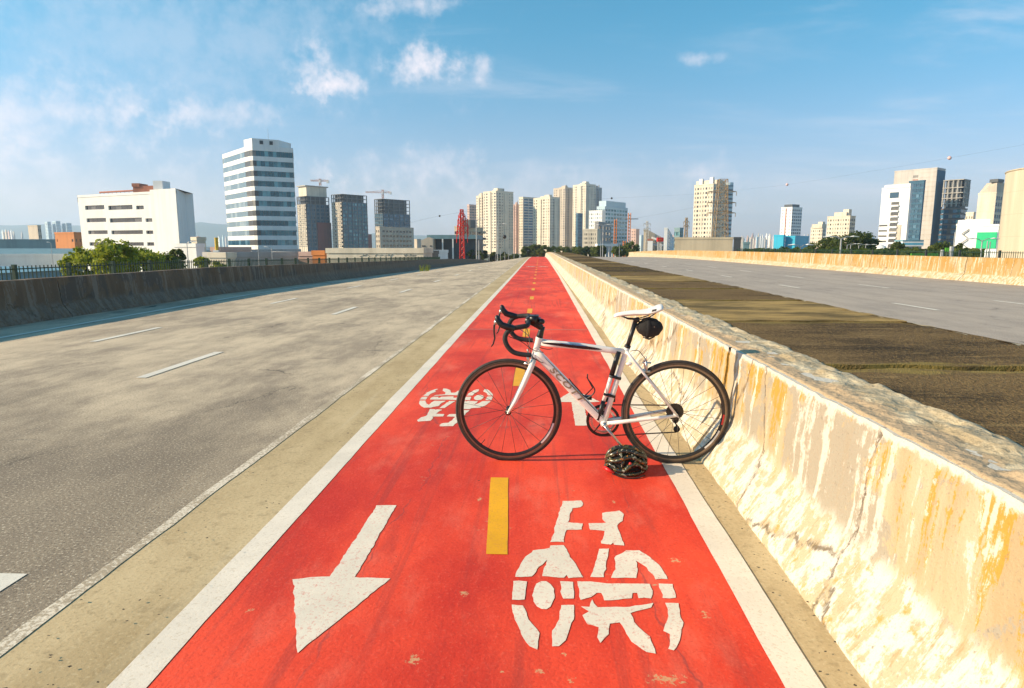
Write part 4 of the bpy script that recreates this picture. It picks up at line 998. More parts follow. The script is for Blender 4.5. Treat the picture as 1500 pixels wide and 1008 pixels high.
def on_roof(root, pl, zt, u, v, w, d, h, mat, name='roof_house'):
    """box on a roof; u,v 0..1 along left face and right face"""
    L, M, Rr, B = pl; c = M + (L - M) * u + (Rr - M) * v; t = (M - L).normalized(); ang = math.atan2(t.y, t.x)
    mb = MB(); mb.box((-w / 2, -d / 2, 0), (w / 2, d / 2, h), Matrix.Translation((c.x, c.y, zt + .02)) @ Matrix.Rotation(ang, 4, 'Z')); return mb.obj(name, mat, root)
def box_px(name, label, x0, x1, D, y0, T, mat, cat='building', rot=0.0, z0=GZ, face=None, group=None, roofm=None):
    """long low block whose front runs from column x0 (D metres) to column x1 (D+rot metres)"""
    A, B = col(x0, D), col(x1, D + rot); t = (B - A).normalized(); n = Vector((-t.y, t.x, 0)) * T
    return building(name, label, [A, B, B + n, A + n], topz(x0, y0, D), mat, {0: face} if face else {}, group, cat, z0, roofm)

# ---- left: white office
A, B = col(121, 199), col(264, 182); t = (B - A).normalized(); C1 = col(276, 198)
zt = topz(190, 286, 192)
wins = [(124.4, 153, 301.5, 306.5), (158.4, 194.3, 301.5, 306.5), (199.2, 210.8, 301.5, 306.5), (126.7, 155.6, 320, 325), (160.5, 208.2, 320, 325), (213, 225.8, 320, 325),
        (129, 157.9, 337.8, 342.8), (163, 209.5, 337.8, 342.8), (214, 227, 337.8, 342.8), (131, 160, 355, 360), (180.6, 210.8, 355, 360), (215.4, 228.3, 355, 360)]
o = building('office_building', 'white office building with long dark ribbon windows and a blank stair block', [A, B, C1, C1 + col(276, 22) , A + col(121, 22)], zt, M_WHITEW, {0: dict(px=wins, glass=G_DARK, sub=4)}, depth=.5)
S0, S1 = A.lerp(B, .765), A.lerp(B, 1.0); nn = Vector((t.y, -t.x, 0))
mb = MB(); mb.prism([S0 + nn * .4, S1 + nn * .4 + t * .3, C1 + t * .6, S0 - nn * 14], GZ, topz(250, 279, 188)); mb.obj('stair_block', M_WHITEW, o)
mb = MB(); q = A.lerp(B, .815); mb.box((-1.4, -2, 0), (1.4, 2, 2.4), Matrix.Translation((q.x, q.y + 3, topz(236, 279, 190)))); mb.obj('roof_house', M_WHITEW, o)
mb = MB(); q = A.lerp(B, .63); mb.box((-3.1, -2, 0), (3.3, 2, 2.6), Matrix.Translation((q.x, q.y + 5, zt + .1))); mb.box((-3.3, -2.2, 2.3), (-1.0, 2.2, 3.3), Matrix.Translation((q.x, q.y + 5, zt + .1))); mb.obj('roof_house', M_TERRA, o)
mb = MB(); q0, q1 = A.lerp(B, .2), A.lerp(B, .55)
mb.tube([q0 + Vector((0, 2, zt + 1.3)), q1 + Vector((0, 2, zt + 1.3))], .28, 6)
for k in range(9): r_ = q0.lerp(q1, k / 8); mb.tube([r_ + Vector((0, 2, zt)), r_ + Vector((0, 2, zt + 1.3))], .07, 5)
mb.obj('roof_pipe', M_TERRA, o)

# ---- left: banded tower with rounded corner
P = [(334, 252), (366, 234), (373.5, 231), (378, 230.2), (383, 230.6), (437, 237)]
pl = [col(*p) for p in P]; back = [pl[-1] + col(437, 24), pl[0] + col(334, 16)]
zt = topz(378, 213, 230); nfl = 13; fl = 3.47
o = empty('office_tower', (pl[3].x, pl[3].y + 10, GZ), 'tall white banded office tower with teal glass side and rounded corner', 'building')
plan = pl + back
for k in range(nfl):
    z = zt - 1.6 - k * fl
    mb = MB(); cen = sum(plan, Vector()) / len(plan); mb.prism([cen + (q - cen) * .985 for q in plan], z - fl - .02, z - fl + 1.55); mb.obj('floor_band', M_WHITEW, o)
    for i, (gm, ns) in enumerate(((G_GREY, 10), (G_DIM, 1), (G_DIM, 1), (G_DIM, 1), (G_TEAL, 9))):
        P0, P1 = plan[i], plan[i + 1]; P0, P1 = cen + (P0 - cen) * .972, cen + (P1 - cen) * .972; d = P1 - P0; t = d.normalized(); nn = Vector((t.y, -t.x, 0))
        gm2 = G_BLUE if (k > 8 and i == 0) else gm
        for s in range(ns):
            w = d.length / ns; pane_obj(o, P0 + d * ((s + .5) / ns) + Vector((0, 0, z - fl / 2 + .775)), t, nn, w - .08, fl - 1.55, gm2)
mb = MB(); mb.prism([cen + (q - cen) * .94 for q in plan], GZ, zt - .5); mb.obj('core', M_GREY, o)
mb = MB(); mb.prism([cen + (q - cen) * .99 for q in plan], zt - 1.62, zt); mb.obj('roof_band', M_WHITEW, o)
a0, a1, a2 = cen + (pl[1] - cen) * .97 , cen + (pl[3] - cen) * .975, cen + (pl[4].lerp(pl[5], .62) - cen) * .975
zp = topz(378, 202, 230); mb = MB(); mb.prism([a0, a1, a2, a2 + Vector((1.5, 8, 0)), a0 + Vector((0, 8, 0))], zt, zp); mb.obj('penthouse', M_WHITEW, o)
for f in (.35, .72): q = a1.lerp(a2, f); mb = MB(); mb.box((-.55, -.2, -.6), (.55, .2, .6), Matrix.Translation((q.x, q.y - .05, zt + 1.3)) @ Matrix.Rotation(math.atan2((a2 - a1).y, (a2 - a1).x), 4, 'Z')); mb.obj('vent', M_DARK, o)
q = a1.lerp(a2, .45); mb = MB(); mb.tube([(q.x, q.y + 4, zp), (q.x, q.y + 4, zp + 4.2)], .06, 6); mb.obj('antenna', M_GALV, o)

# ---- construction towers with cranes
def frame_tower(name, label, xl, xm, xr, D, ytop, fl, slab_m, skin_l, skin_r, bare, cols=5, crown=None):
    pl = corner(xl, xm, xr, D, 38); L, M, Rr, B = pl; zt = topz(xm, ytop, D)
    c = (L + Rr) / 2; o = empty(name, (c.x, c.y, GZ), label, 'building'); n = int((zt + 2) / fl)
    for k in range(n):
        z = zt - k * fl; s = 1.0 if k < bare else 1.012
        mb = MB(); mb.prism([c + (q - c) * s for q in pl], z - .38, z); mb.obj('floor_slab', slab_m, o)
    mb = MB(); mb.prism([c + (q - c) * .80 for q in pl], GZ, zt - .4); mb.obj('core', M_DARK, o)
    mb = MB()
    for (a, b) in ((L, M), (M, Rr)):
        for i in range(cols + 1):
            q = c + (a.lerp(b, i / cols) - c) * .97; mb.box((q.x - .35, q.y - .35, GZ), (q.x + .35, q.y + .35, zt - .4))
    tag(mb.obj('columns', slab_m, o), kind='stuff')
    zs = zt - bare * fl
    for (a, b, sk) in ((L, M, skin_l), (M, Rr, skin_r)):
        if sk is None: continue
        wallm, spec = sk; a, b = c + (a - c) * .995, c + (b - c) * .995; mb = MB(); Wd = (b - a).length
        rects = regular(Wd, zs - GZ, spec['nx'], fl, spec['fw'], spec['fh'], 5.5, 0, .2)
        t, nn, p = wall_face(mb, a, b, GZ, zs, rects, .3); mb.obj('wall', wallm, o); m = MB()
        for r in rects: m.quad(p(r[0], r[2], .2), p(r[1], r[2], .2), p(r[1], r[3], .2), p(r[0], r[3], .2))
        tag(m.obj('windows', spec['glass'], o), kind='stuff')
    return o, pl, zt
def crane(px, D, ybase, ytop, jl, jr, label):
    b = col(px, D); z0, z1 = topz(px, ybase, D), topz(px, ytop, D); o = empty('tower_crane', (b.x, b.y, z0), label, 'crane', 'tower cranes on the unfinished towers')
    s = D / F
    def lat(name, p, q, w, mat, nn):
        mb = MB(); p, q = Vector(p), Vector(q); d = (q - p); u = Vector((0, 1, 0)); v = d.cross(u).normalized(); cs = [u * w + v * w, -u * w + v * w, -u * w - v * w, u * w - v * w]
        for e in cs: mb.tube([p + e, q + e], w * .28, 5)
        for k in range(nn):
            for a in range(4): mb.tube([p + d * (k / nn) + cs[a], p + d * ((k + 1) / nn) + cs[(a + 1) % 4]], w * .16, 4)
        return mb.obj(name, mat, o)
    lat('mast', (b.x, b.y, z0), (b.x, b.y, z1), .7, M_REDW, 5); zj = z0 + (z1 - z0) * .7
    lat('jib', (b.x, b.y, zj), (b.x + jl * s, b.y, zj + .3), .5, M_REDW, 14); lat('counter_jib', (b.x, b.y, zj), (b.x + jr * s, b.y, zj), .5, M_REDW, 5)
    mb = MB(); mb.box((b.x + jr * s - 1.4, b.y - 1, zj - 1.8), (b.x + jr * s + .6, b.y + 1, zj + .2)); mb.obj('counterweight', M_WHITEW, o)
    mb = MB(); mb.box((b.x - .6, b.y - 1.9, zj - 1.6), (b.x + .9, b.y - .7, zj + .4)); mb.obj('cab', M_WHITEW, o)
    mb = MB()
    for e in (jl * .75, jr * .9): mb.tube([(b.x, b.y, z1), (b.x + e * s, b.y, zj + .4)], .09, 4)
    tag(mb.obj('tie_bar', M_REDW, o), kind='stuff')
M_CONCD = facade('dark_raw_concrete', (0.16, 0.155, 0.15), .3)  # darker concrete for slabs and columns of the unfinished towers
M_REDW = plain('faded_orange_white_steel', (0.62, 0.34, 0.24), .5, 0, .25, .5)
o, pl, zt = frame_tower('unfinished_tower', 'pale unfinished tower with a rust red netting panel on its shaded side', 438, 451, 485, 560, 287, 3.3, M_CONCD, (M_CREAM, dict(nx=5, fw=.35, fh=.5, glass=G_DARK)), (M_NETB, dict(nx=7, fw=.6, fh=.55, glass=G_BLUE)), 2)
mb = MB(); c = sum(pl, Vector()) / 4; mb.prism([c + (q - c) * .86 for q in pl], zt, zt + 8.3); mb.obj('crown', M_CREAM, o); mb = MB(); mb.prism([c + (q - c) * .98 for q in pl], zt + 8.3, zt + 9.2); mb.obj('roof_slab', M_CONC, o)
L, M_, Rr, B_ = pl; e = (Rr - M_); n_ = Vector((e.y, -e.x, 0)).normalized(); mb = MB(); a_, b_ = M_ + e * .42 + n_ * .8, M_ + e * 1.02 + n_ * .8
mb.prism([a_, b_, b_ - n_ * .5, a_ - n_ * .5], GZ, topz(470, 326, 570)); mb.obj('netting', M_BROWN, o)
crane(473, 565, 272, 262, -14, 12, 'crane with a short jib above the tower with red netting')
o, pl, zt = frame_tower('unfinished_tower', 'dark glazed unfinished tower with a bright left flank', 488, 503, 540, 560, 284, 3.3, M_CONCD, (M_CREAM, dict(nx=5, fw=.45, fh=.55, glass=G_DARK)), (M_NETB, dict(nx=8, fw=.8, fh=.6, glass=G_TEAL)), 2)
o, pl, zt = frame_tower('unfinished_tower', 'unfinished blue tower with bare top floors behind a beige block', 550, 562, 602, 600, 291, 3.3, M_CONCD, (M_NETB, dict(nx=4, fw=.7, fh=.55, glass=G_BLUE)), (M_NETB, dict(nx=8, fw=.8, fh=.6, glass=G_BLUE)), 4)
crane(563, 605, 291, 278, -25, 12, 'crane with a long jib above the unfinished blue tower')
tower('apartment_block', 'beige mid rise block with dark window strips in front of the blue tower', 551, 557, 606.5, 420, 333, M_BEIGE, W(2, 3.2), W(9, 3.1, .7, .42, mu=2), alpha=28)
tower('brick_tower', 'slim brown tower beside the dark glazed unfinished tower', 538, 540, 545, 700, 344, M_BROWN)
tower('apartment_block', 'small pale far block beside the grey shed', 607, 611, 617, 650, 351, M_BEIGE)

# ---- low things on the left
rf = dict(roofm=None)
box_px('warehouse', 'long warehouse with a teal sheet roof and white eaves', -60, 84, 300, 352, 22, M_TEALR, rot=10)
o = box_px('warehouse', 'low warehouse with a white wall under a grey sheet roof', -70, 95, 205, 375, 3, M_WHITEW, rot=14)
def gable(label, x0, x1, D, rot, ye, yr, T, mat, wm, parent_label=None):
    A, B = col(x0, D), col(x1, D + rot); t = (B - A).normalized(); n = Vector((-t.y, t.x, 0)) * T; ze, zr = topz(x0, ye, D), topz(x0, yr, D + T / 2)
    c = (A + B + n) / 2; c = (A + B) / 2 + n / 2; o = empty('warehouse', (c.x, c.y, GZ), label, 'warehouse')
    mb = MB(); mb.prism([A, B, B + n, A + n], GZ, ze); mb.obj('wall', wm, o)
    mb = MB(); Z = Vector((0, 0, 1)); e = -n.normalized() * .6 - t * .5; e2 = -n.normalized() * .6 + t * .5
    mb.quad(A + e + Z * ze, B + e2 + Z * ze, B + n / 2 + t * .5 + Z * zr, A + n / 2 - t * .5 + Z * zr); mb.quad(A + n / 2 - t * .5 + Z * zr, B + n / 2 + t * .5 + Z * zr, B + n - e + Z * ze, A + n - e2 + Z * ze)
    mb.poly([A + Z * ze, A + n + Z * ze, A + n / 2 + Z * zr]); mb.poly([B + n + Z * ze, B + Z * ze, B + n / 2 + Z * zr]); mb.obj('roof', mat, o); return o
gable('wide shed with a dark slate blue gable roof', -60, 96, 215, 10, 376, 364, 34, M_TEALR, M_WHITEW)
gable('long low shed with pale blue sheet roof behind the green fence', -90, 118, 62, 20, 404, 389.5, 34, M_BLUER, M_BLUER)
tower('orange_building', 'orange block with a brown shaded side beside the white office', 82, 110, 127, 250, 342, M_ORANGE, W(5, 3.5, .3, .3, skip=(1, 2, 3)), W(3, 3.5, .3, .3), alpha=20)
tower('small_building', 'beige box building far beyond the teal roofed warehouse', 44, 58, 63, 420, 331, M_BEIGE, None, W(2, 4, .5, .5), alpha=30)
for k, (a, b, yt) in enumerate(((69, 78, 325), (80, 92, 324), (94, 108, 327))):
    tower('apartment_tower', 'bluish far apartment tower below the hills beyond the warehouses', a, a + (b - a) * .45, b, 1700, yt, M_LBL, W(4, 4, .5, .5, single=False), W(4, 4, .5, .5, single=False), group='bluish far towers below the hills')
tower('low_house', 'white service building with a water tank between the trees', 255, 287, 296, 120, 361, M_WHITEW, None, W(1, 3, .4, .4), alpha=18)
o, pl, zt = tower('low_house', 'cream tank house with an ochre cap behind the trees', 282, 289, 296, 135, 351, M_CREAM, alpha=30); on_roof(o, pl, zt, .5, .5, .55, .55, .6, M_ORANGE, 'cap')
box_px('warehouse', 'long grey wall building below the banded tower', 331, 435, 88, 375.5, 8, M_GREY, rot=8); tower('low_house', 'bright cream end block of the long grey building', 304, 330, 333, 86, 376, M_CREAM, alpha=12)
tower('low_house', 'terracotta coloured low block below the banded tower', 322, 324, 367, 110, 366.5, M_PINK, alpha=8); tower('low_house', 'pale grey plinth block under the banded tower', 366, 368, 440, 150, 369, M_GREY, alpha=8)
tower('office_block', 'far white office block with green ribbon windows by the yellow chimney', 298, 301, 318, 400, 363, M_WHITEW, None, W(1, 3, .95, .5, G_TEAL), alpha=15)
b = col(317.5, 110); o = empty('chimney', (b.x, b.y, GZ), 'yellow cylindrical chimney on a white base', 'chimney'); z = topz(317, 366.5, 110)
mb = MB(); mb.tube([(b.x, b.y, z), (b.x, b.y, topz(317, 348, 110))], .30, 12); mb.obj('flue', M_YELP, o); mb = MB(); mb.box((b.x - .5, b.y - .5, GZ), (b.x + .5, b.y + .5, z)); mb.obj('base', M_WHITEW, o)
for zz in (.3, .6, .95): mb = MB(); mb.tube([(b.x, b.y, z + zz * 2), (b.x, b.y, z + zz * 2 + .12)], .33, 12); mb.obj('collar', M_YELP, o)
tower('wall_building', 'long cream wall building with scribbled graffiti', 478, 620, 633, 88, 369.5, M_CREAM, None, None, alpha=7)
tower('low_house', 'bright orange low block beside the cream graffiti wall', 459, 475, 478, 95, 372.5, M_ORANGE, alpha=10); tower('low_house', 'pale low wall block beside the orange block', 436, 458, 460, 100, 374, M_PINK, alpha=10)
def b_gr(gg, p, P, geo): setp(p, gg, (0.03, 0.03, 0.03), .8)
M_GRAF = material('black_spray_paint', b_gr); pa, pb = col(552, 86.5), col(575, 86.2)
for (x0, x1) in ((527, 541), (549, 576), (592, 610)):
    mb = MB(); r_ = random.Random(x0); P_ = []
    plw = corner(478, 620, 633, 88, 7); t = (plw[1] - plw[0]).normalized(); nn = Vector((t.y, -t.x, 0))
    for i in range(14):
        px = x0 + (x1 - x0) * i / 13; d = ray(px, 374.3 + r_.uniform(-1.6, 1.6)); k = (plw[0] - EYE).dot(nn) / d.dot(nn); P_.append(EYE + d * k + nn * .02)
    mb.tube(P_, .045, 5, flat=(1, .4)); tag(mb.obj('graffiti', M_GRAF), 'scrawled black graffiti on the cream wall', 'graffiti', 'graffiti tags on the cream wall')
# dark shed with white columns, grey gabled house beside it
o = box_px('shed', 'black green open shed with white columns behind the red lattice tower', 634, 698, 190, 347, 20, M_DARK, rot=0)
A, B = col(626, 188.5), col(698, 188.5); zt = topz(660, 347, 188)
mb = MB(); mb.box((A.x, A.y - .6, zt - .6), (B.x, A.y + 20, zt + .55)); mb.obj('roof', M_TEALR, o)
for px in (648.5, 663.5): q = col(px, 188); mb = MB(); mb.box((q.x - .18, q.y - .2, GZ), (q.x + .18, q.y + .2, zt - .6)); mb.obj('column', M_WHITEW, o)
A, B = col(617, 185), col(634, 185); o = empty('house', ((A.x + B.x) / 2, 190, GZ), 'pale gable ended house beside the black green shed', 'house'); za, zb = topz(620, 352, 185), topz(628, 347.5, 185)
mb = MB(); fr = [(A.x, za), (A.x + (B.x - A.x) * .62, zb), (B.x, zb - .4), (B.x, GZ), (A.x, GZ)]; mb.poly([(x, 185, z) for x, z in reversed(fr)]); mb.poly([(x, 200, z) for x, z in fr])
for i in range(5): (xa, z_a), (xb, z_b) = fr[i], fr[(i + 1) % 5]; mb.quad((xa, 185, z_a), (xb, 185, z_b), (xb, 200, z_b), (xa, 200, z_a))
mb.obj('wall', M_BEIGE, o)
for px in (619.5, 622, 631): q = at(px, 360.5, 184.9); mb = MB(); mb.box((q.x - .25, 184.9, q.z - .18), (q.x + .25, 185.05, q.z + .18)); mb.obj('window', G_DARK, o)
tower('tent_shed', 'white tarpaulin shed in front of the black green shed', 632, 634, 656, 150, 370, M_WHITEW, alpha=8); tower('container', 'small black container by the white tarpaulin shed', 631, 632, 642, 120, 371.5, M_DARK, alpha=8)

# ---- middle group of towers
tower('apartment_tower', 'pink apartment tower half hidden behind the red lattice tower', 685, 688, 699, 800, 300, M_PINK, W(2, 3, .5, .4), W(3, 3.2, .8, .45))
o, pl, zt = tower('banded_building', 'yellowish mid rise with dark balcony bands and round ends', 666, 672, 708, 330, 333, M_TAN, W(1, 3.4, .9, .4), W(2, 3.4, .94, .45), alpha=22)
for k in range(5): q = pl[2]; z = zt - 1.4 - 3.4 * k; mb = MB(); mb.tube([(q.x - .3, q.y - 1, z - 1.3), (q.x - .3, q.y - 1, z - .1)], 1.9, 16); mb.obj('balcony', M_TAN if k % 2 == 0 else M_DARK, o)
on_roof(o, pl, zt, .5, .45, 6, 6, 4.0, M_DARK)
def slab(label, xl, xm, xr, D, yt, wall=M_CREAM, nl=6, nr=5, al=45, **k):
    o, pl, zt = tower('apartment_tower', label, xl, xm, xr, D, yt, wall, W(nl, 3.0, .42, .5), W(nr, 3.0, .42, .5), alpha=al, **k)
    rr = random.Random(int(xm)); e1, e2 = (pl[0] - pl[1]).length, (pl[2] - pl[1]).length
    for u, v, w, h in ((.3, .35, .3, 3.2), (.7, .5, .22, 2.0), (.5, .75, .12, 4.5)): on_roof(o, pl, zt, u, v, e1 * w, e2 * w, h * rr.uniform(.7, 1.2), wall if h < 4 else M_GREY, 'roof_house')
    for (a, b, f) in ((pl[0], pl[1], rr.uniform(.3, .6)), (pl[1], pl[2], rr.uniform(.3, .6))):          # a projecting stair shaft or balcony stack on each side
        t = (b - a).normalized(); nn = Vector((t.y, -t.x, 0)); q = a.lerp(b, f); w = (b - a).length * .11; mb = MB(); mb.prism([q - t * w + nn * .9, q + t * w + nn * .9, q + t * w - nn * .2, q - t * w - nn * .2], GZ, zt - rr.uniform(0, 3)); mb.obj('shaft', wall, o)
    return o, pl, zt
slab('lower cream wing left of the tall cream apartment tower', 698, 706, 712, 720, 287, M_CREAM, 3, 2)
o, pl, zt = slab('broad cream apartment tower, tallest next to the red lattice tower', 708, 727, 752, 700, 280, M_CREAM, 5, 7, 45); on_roof(o, pl, zt, .4, .4, 8, 8, 1.5, M_CREAM)
slab('narrow salmon striped apartment tower beside the broad cream one', 751, 756, 762, 760, 300, M_PINK, 3, 2)
o, pl, zt = tower('apartment_tower', 'cream tower with a dark glazed balcony strip', 760, 766, 795, 740, 289, M_CREAM, W(2, 3, .4, .5), W(4, 3, .92, .62, G_BLUE, mu=1.0))
o, pl, zt = slab('cream apartment tower with a sunlit left flank in front of the two tallest', 781, 805, 819, 690, 289, M_CREAM, 7, 4, 52)
slab('tan apartment tower behind, second tallest of the cream group', 810, 827, 839, 830, 275, M_BEIGE, 5, 4, 50)
o, pl, zt = slab('tallest cream apartment tower with a shaded right flank', 838, 857, 871, 800, 270, M_CREAM, 6, 4, 50); on_roof(o, pl, zt, .3, .3, 8, 8, 2, M_CREAM)
slab('grey right wing of the tallest cream tower', 866, 870, 880, 830, 275, M_GREY, 2, 4, 50)
tower('podium', 'dark glazed lower tower in front of the tallest cream one', 843, 846, 853, 640, 313, M_NETB, W(2, 3, .9, .6, G_BLUE), W(3, 3, .9, .6, G_BLUE))
o, pl, zt = tower('office_tower', 'pale blue glass office tower with a stepped white flank', 873, 885, 918, 560, 303, M_LBL, W(4, 3.2, .5, .5, G_BLUE), W(8, 3.3, .8, .5, G_TEAL), alpha=38)
mb = MB(); c = sum(pl, Vector()) / 4; mb.prism([c + (q - c) * .86 for q in pl], zt, zt + 5.2); mb.obj('roof_house', M_LBL, o)
tower('office_tower', 'white wing with small square windows beside the pale blue tower', 862, 881, 886, 540, 309, M_WHITEW, W(7, 3.1, .4, .45, G_BLUE), None, alpha=35)
tower('patterned_building', 'small white building with a chequer of square dark windows', 853, 874.5, 880, 300, 337, M_CREAM, W(7, 1.9, .45, .5, G_DARK, mu=.4), None, alpha=14)
tower('dark_building', 'dark grey block behind the chequered white building', 873, 876, 895, 340, 326, M_GREY, None, W(4, 3, .6, .5), alpha=20); 
tower('red_building', 'salmon red block with a dark top far behind the trees', 924, 931, 936, 700, 336, M_PINK, W(2, 3, .4, .4), None)
tower('apartment_tower', 'bluish narrow far tower beside the salmon red block', 936, 939, 944, 900, 345, M_LBL)
for px, D, yt, yb in ((901, 330, 321, 352), (921, 340, 312, 356), (914.5, 210, 353, 372)):
    b = col(px, D); w = 1.0 * D / 330; o = empty('hoist_mast', (b.x, b.y, GZ), ('orange lattice hoist mast standing before the pale blue tower', 'pinkish lattice hoist mast right of the pale blue tower', 'short orange pillar among the trees')[0 if px == 901 else 1 if px == 921 else 2], 'mast')
    mb = MB(); zt = topz(px, yt, D)
    for sx_, sy_ in ((-1, -1), (1, -1), (1, 1), (-1, 1)): mb.tube([(b.x + sx_ * w * .55, b.y + sy_ * w * .55, GZ), (b.x + sx_ * w * .55, b.y + sy_ * w * .55, zt)], .16 * w, 5)
    mb.obj('post', M_ORS, o); mb = MB(); n = 16
    for k in range(n):
        z = GZ + (zt - GZ) * k / n; z2 = GZ + (zt - GZ) * (k + 1) / n; mb.box((b.x - w * .6, b.y - w * .6, z), (b.x + w * .6, b.y + w * .6, z + .5 * (z2 - z)))
    tag(mb.obj('panels', M_ORS if px != 921 else M_PINK, o), kind='stuff')
    if px == 921: mb = MB(); mb.box((b.x - 3.2, b.y - .2, topz(px, 321.5, D)), (b.x + 4.5, b.y + .2, topz(px, 321.0, D) + .3)); mb.obj('cross_arm', M_GALV, o)
    if px == 901: mb = MB(); mb.box((b.x - 2.2, b.y - .2, topz(px, 330, D)), (b.x + 2.5, b.y + .2, topz(px, 330, D) + .3)); mb.obj('cross_arm', M_GALV, o)
# white canopy roof with fan of supports
b0, b1 = col(875, 230), col(905, 236); zt = topz(890, 357, 230); o = empty('canopy', (b0.x, b0.y, GZ), 'white canopy hall roof behind the round dark tree', 'canopy')
mb = MB(); mb.prism([b0, b1, b1 + Vector((0, 9, 0)), b0 + Vector((0, 9, 0))], zt - .9, zt); mb.obj('roof', M_WHITEW, o)
for k in range(6): q = b0.lerp(b1, .1 + .16 * k); mb = MB(); mb.tube([(q.x, q.y + 1, GZ), (q.x, q.y + 1, zt - .9)], .16, 6); mb.obj('column', M_WHITEW, o)

# ---- right
tower('low_building', 'far tan flat roofed building behind the red sign', 945, 947, 987, 420, 337.5, M_TAN, None, W(8, 5, .5, .35), alpha=12)
tower('low_building', 'white block at the end of the far tan building', 975, 977, 987, 400, 335, M_WHITEW, None, W(3, 3, .4, .4), alpha=12)
tower('office_block', 'white building with green ribbon windows and terracotta roof behind the red sign', 954, 956, 990, 260, 352, M_WHITEW, None, W(9, 2.6, .8, .45, G_TEAL), alpha=10, roof=M_TERRA)
tower('glass_building', 'small teal glass block with a dark flank beside the tan wall', 987, 995, 1000, 330, 335, M_TEALR, W(3, 3, .8, .6, G_TEAL), W(2, 3, .8, .6, G_TEAL))
q = col(966.5, 150); o = empty('sign', (q.x, q.y, GZ), 'red box sign on four thin white posts', 'sign'); zt, zb = topz(966, 348, 150), topz(966, 354, 150)
mb = MB(); mb.box((q.x - .68, q.y - .6, zb), (q.x + .68, q.y + .6, zt)); mb.obj('sign_box', M_REDS, o)
mb = MB(); mb.box((q.x - .38, q.y - .62, zb + .35), (q.x + .38, q.y - .605, zt - .35)); mb.obj('emblem', M_ORS, o)
for k in range(4): xx = q.x - .45 + .3 * k; mb = MB(); mb.tube([(xx, q.y, GZ), (xx, q.y, zb)], .06, 6); mb.obj('post', M_WHITEW, o)
o, pl, zt = tower('apartment_tower', 'freestanding cream tower with rows of small windows behind the steel pylon', 1013.5, 1041, 1068, 455, 270, M_CREAM, W(7, 3.0, .42, .5), W(6, 3.0, .45, .5), alpha=46)
on_roof(o, pl, zt, .5, .35, 16, 11, 3.2, M_CREAM); q = pl[2]; mb = MB(); mb.tube([(q.x - 2.4, q.y - .6, GZ), (q.x - 2.4, q.y - .6, zt + 2.5)], 3.0, 24); mb.obj('corner_bay', M_LBL, o)
for k in range(22):
    mb = MB(); mb.tube([(q.x - 2.4, q.y - .6, zt - .5 - 3 * k), (q.x - 2.4, q.y - .6, zt + .8 - 3 * k)], 3.08, 24); mb.obj('bay_window', G_BLUE, o)
for u_ in (.2, .75): on_roof(o, pl, zt, u_, .12, 2.5, 2, 5.0 if u_ < .5 else 4.4, M_WHITEW, 'water_tank')
tower('wall_building', 'long tan wall building at the foot of the cream tower', 988, 1073, 1083, 210, 350, M_TAN, None, None, alpha=14)
tower('dark_building', 'dark grey hall at the end of the tan wall building', 1083, 1085, 1096, 200, 350, M_DARK, alpha=14); tower('low_house', 'low slate blue shed beside the dark grey hall', 1096, 1098, 1108, 230, 357, M_TEALR, alpha=12)
o, pl, zt = tower('apartment_tower', 'slim white tower with a dark grey cap above the cyan building', 1141, 1157, 1171.5, 640, 304, M_WHITEW, W(3, 3, .25, .3), W(5, 3.1, .75, .55, G_BLUE), alpha=55)
mb = MB(); c = sum(pl, Vector()) / 4; mb.prism([c + (q - c) * .72 for q in pl], zt, zt + 3.2); mb.obj('roof_cap', M_DARK, o)
mb = MB(); L_, Mm = pl[0], pl[1]; a_ = L_.lerp(Mm, .42); t = (Mm - L_).normalized(); nn = Vector((t.y, -t.x, 0)); mb.prism([a_ + nn * .2, a_ + t * 1.0 + nn * .2, a_ + t * 1.0 - nn * .2, a_ - nn * .2], GZ, zt - .5); mb.obj('pipe_duct', M_TERRA, o)
tower('cyan_building', 'bright cyan clad block at the foot of the slim white tower', 1133, 1147, 1149, 330, 345.5, M_CYAN, alpha=42)
tower('cyan_building', 'wider bright cyan clad block with a darker right side', 1149.5, 1164, 1184, 330, 347, M_CYAN, None, None, alpha=42)
for (a, m, b, D, yt, lab, nl) in ((1186, 1203, 1208, 560, 334, 'low cream apartment tower, leftmost of the cream pair above the trees', 6), (1209, 1242, 1250, 480, 317, 'taller stepped cream apartment tower above the big dark tree', 9)):
    o, pl, zt = tower('apartment_tower', lab, a, m, b, D, yt, M_CREAM, W(nl, 3.0, .35, .45), W(3, 3.0, .8, .5), alpha=52)
    on_roof(o, pl, zt, .45, .5, 9, 7, 3.2, M_CREAM); on_roof(o, pl, zt, .25, .5, 4, 4, 5.2, M_CREAM)
# office complex
o, pl, zt = tower('office_tower', 'white faced office tower with stacked balconies, lowest front of the complex', 1285, 1326, 1329, 400, 274, M_WHITEW, None, None, alpha=52)
L_, Mm = pl[0], pl[1]; t = (Mm - L_).normalized(); nn = Vector((t.y, -t.x, 0)); Wd = (Mm - L_).length
for k in range(16):
    z = zt - 11 - 3.2 * k
    mb = MB(); a_ = L_ + t * Wd * .38; b_ = L_ + t * Wd * .66; mb.prism([a_ + nn * 1.1, b_ + nn * 1.1, b_ - nn * .1, a_ - nn * .1], z, z + .9); mb.obj('balcony', M_WHITEW, o)
    pane_obj(o, (a_ + b_) / 2 + nn * .04 + Vector((0, 0, z + 1.9)), t, nn, (b_ - a_).length, 1.7, G_DIM)
    if k > 3: pane_obj(o, L_ + t * Wd * .16 + nn * .04 + Vector((0, 0, z + 1.6)), t, nn, Wd * .3, 1.0, G_DIM)
pane_obj(o, L_ + t * Wd * .46 + nn * .04 + Vector((0, 0, zt - 4.2)), t, nn, Wd * .32, 3.4, G_BLUE, 'louvre')
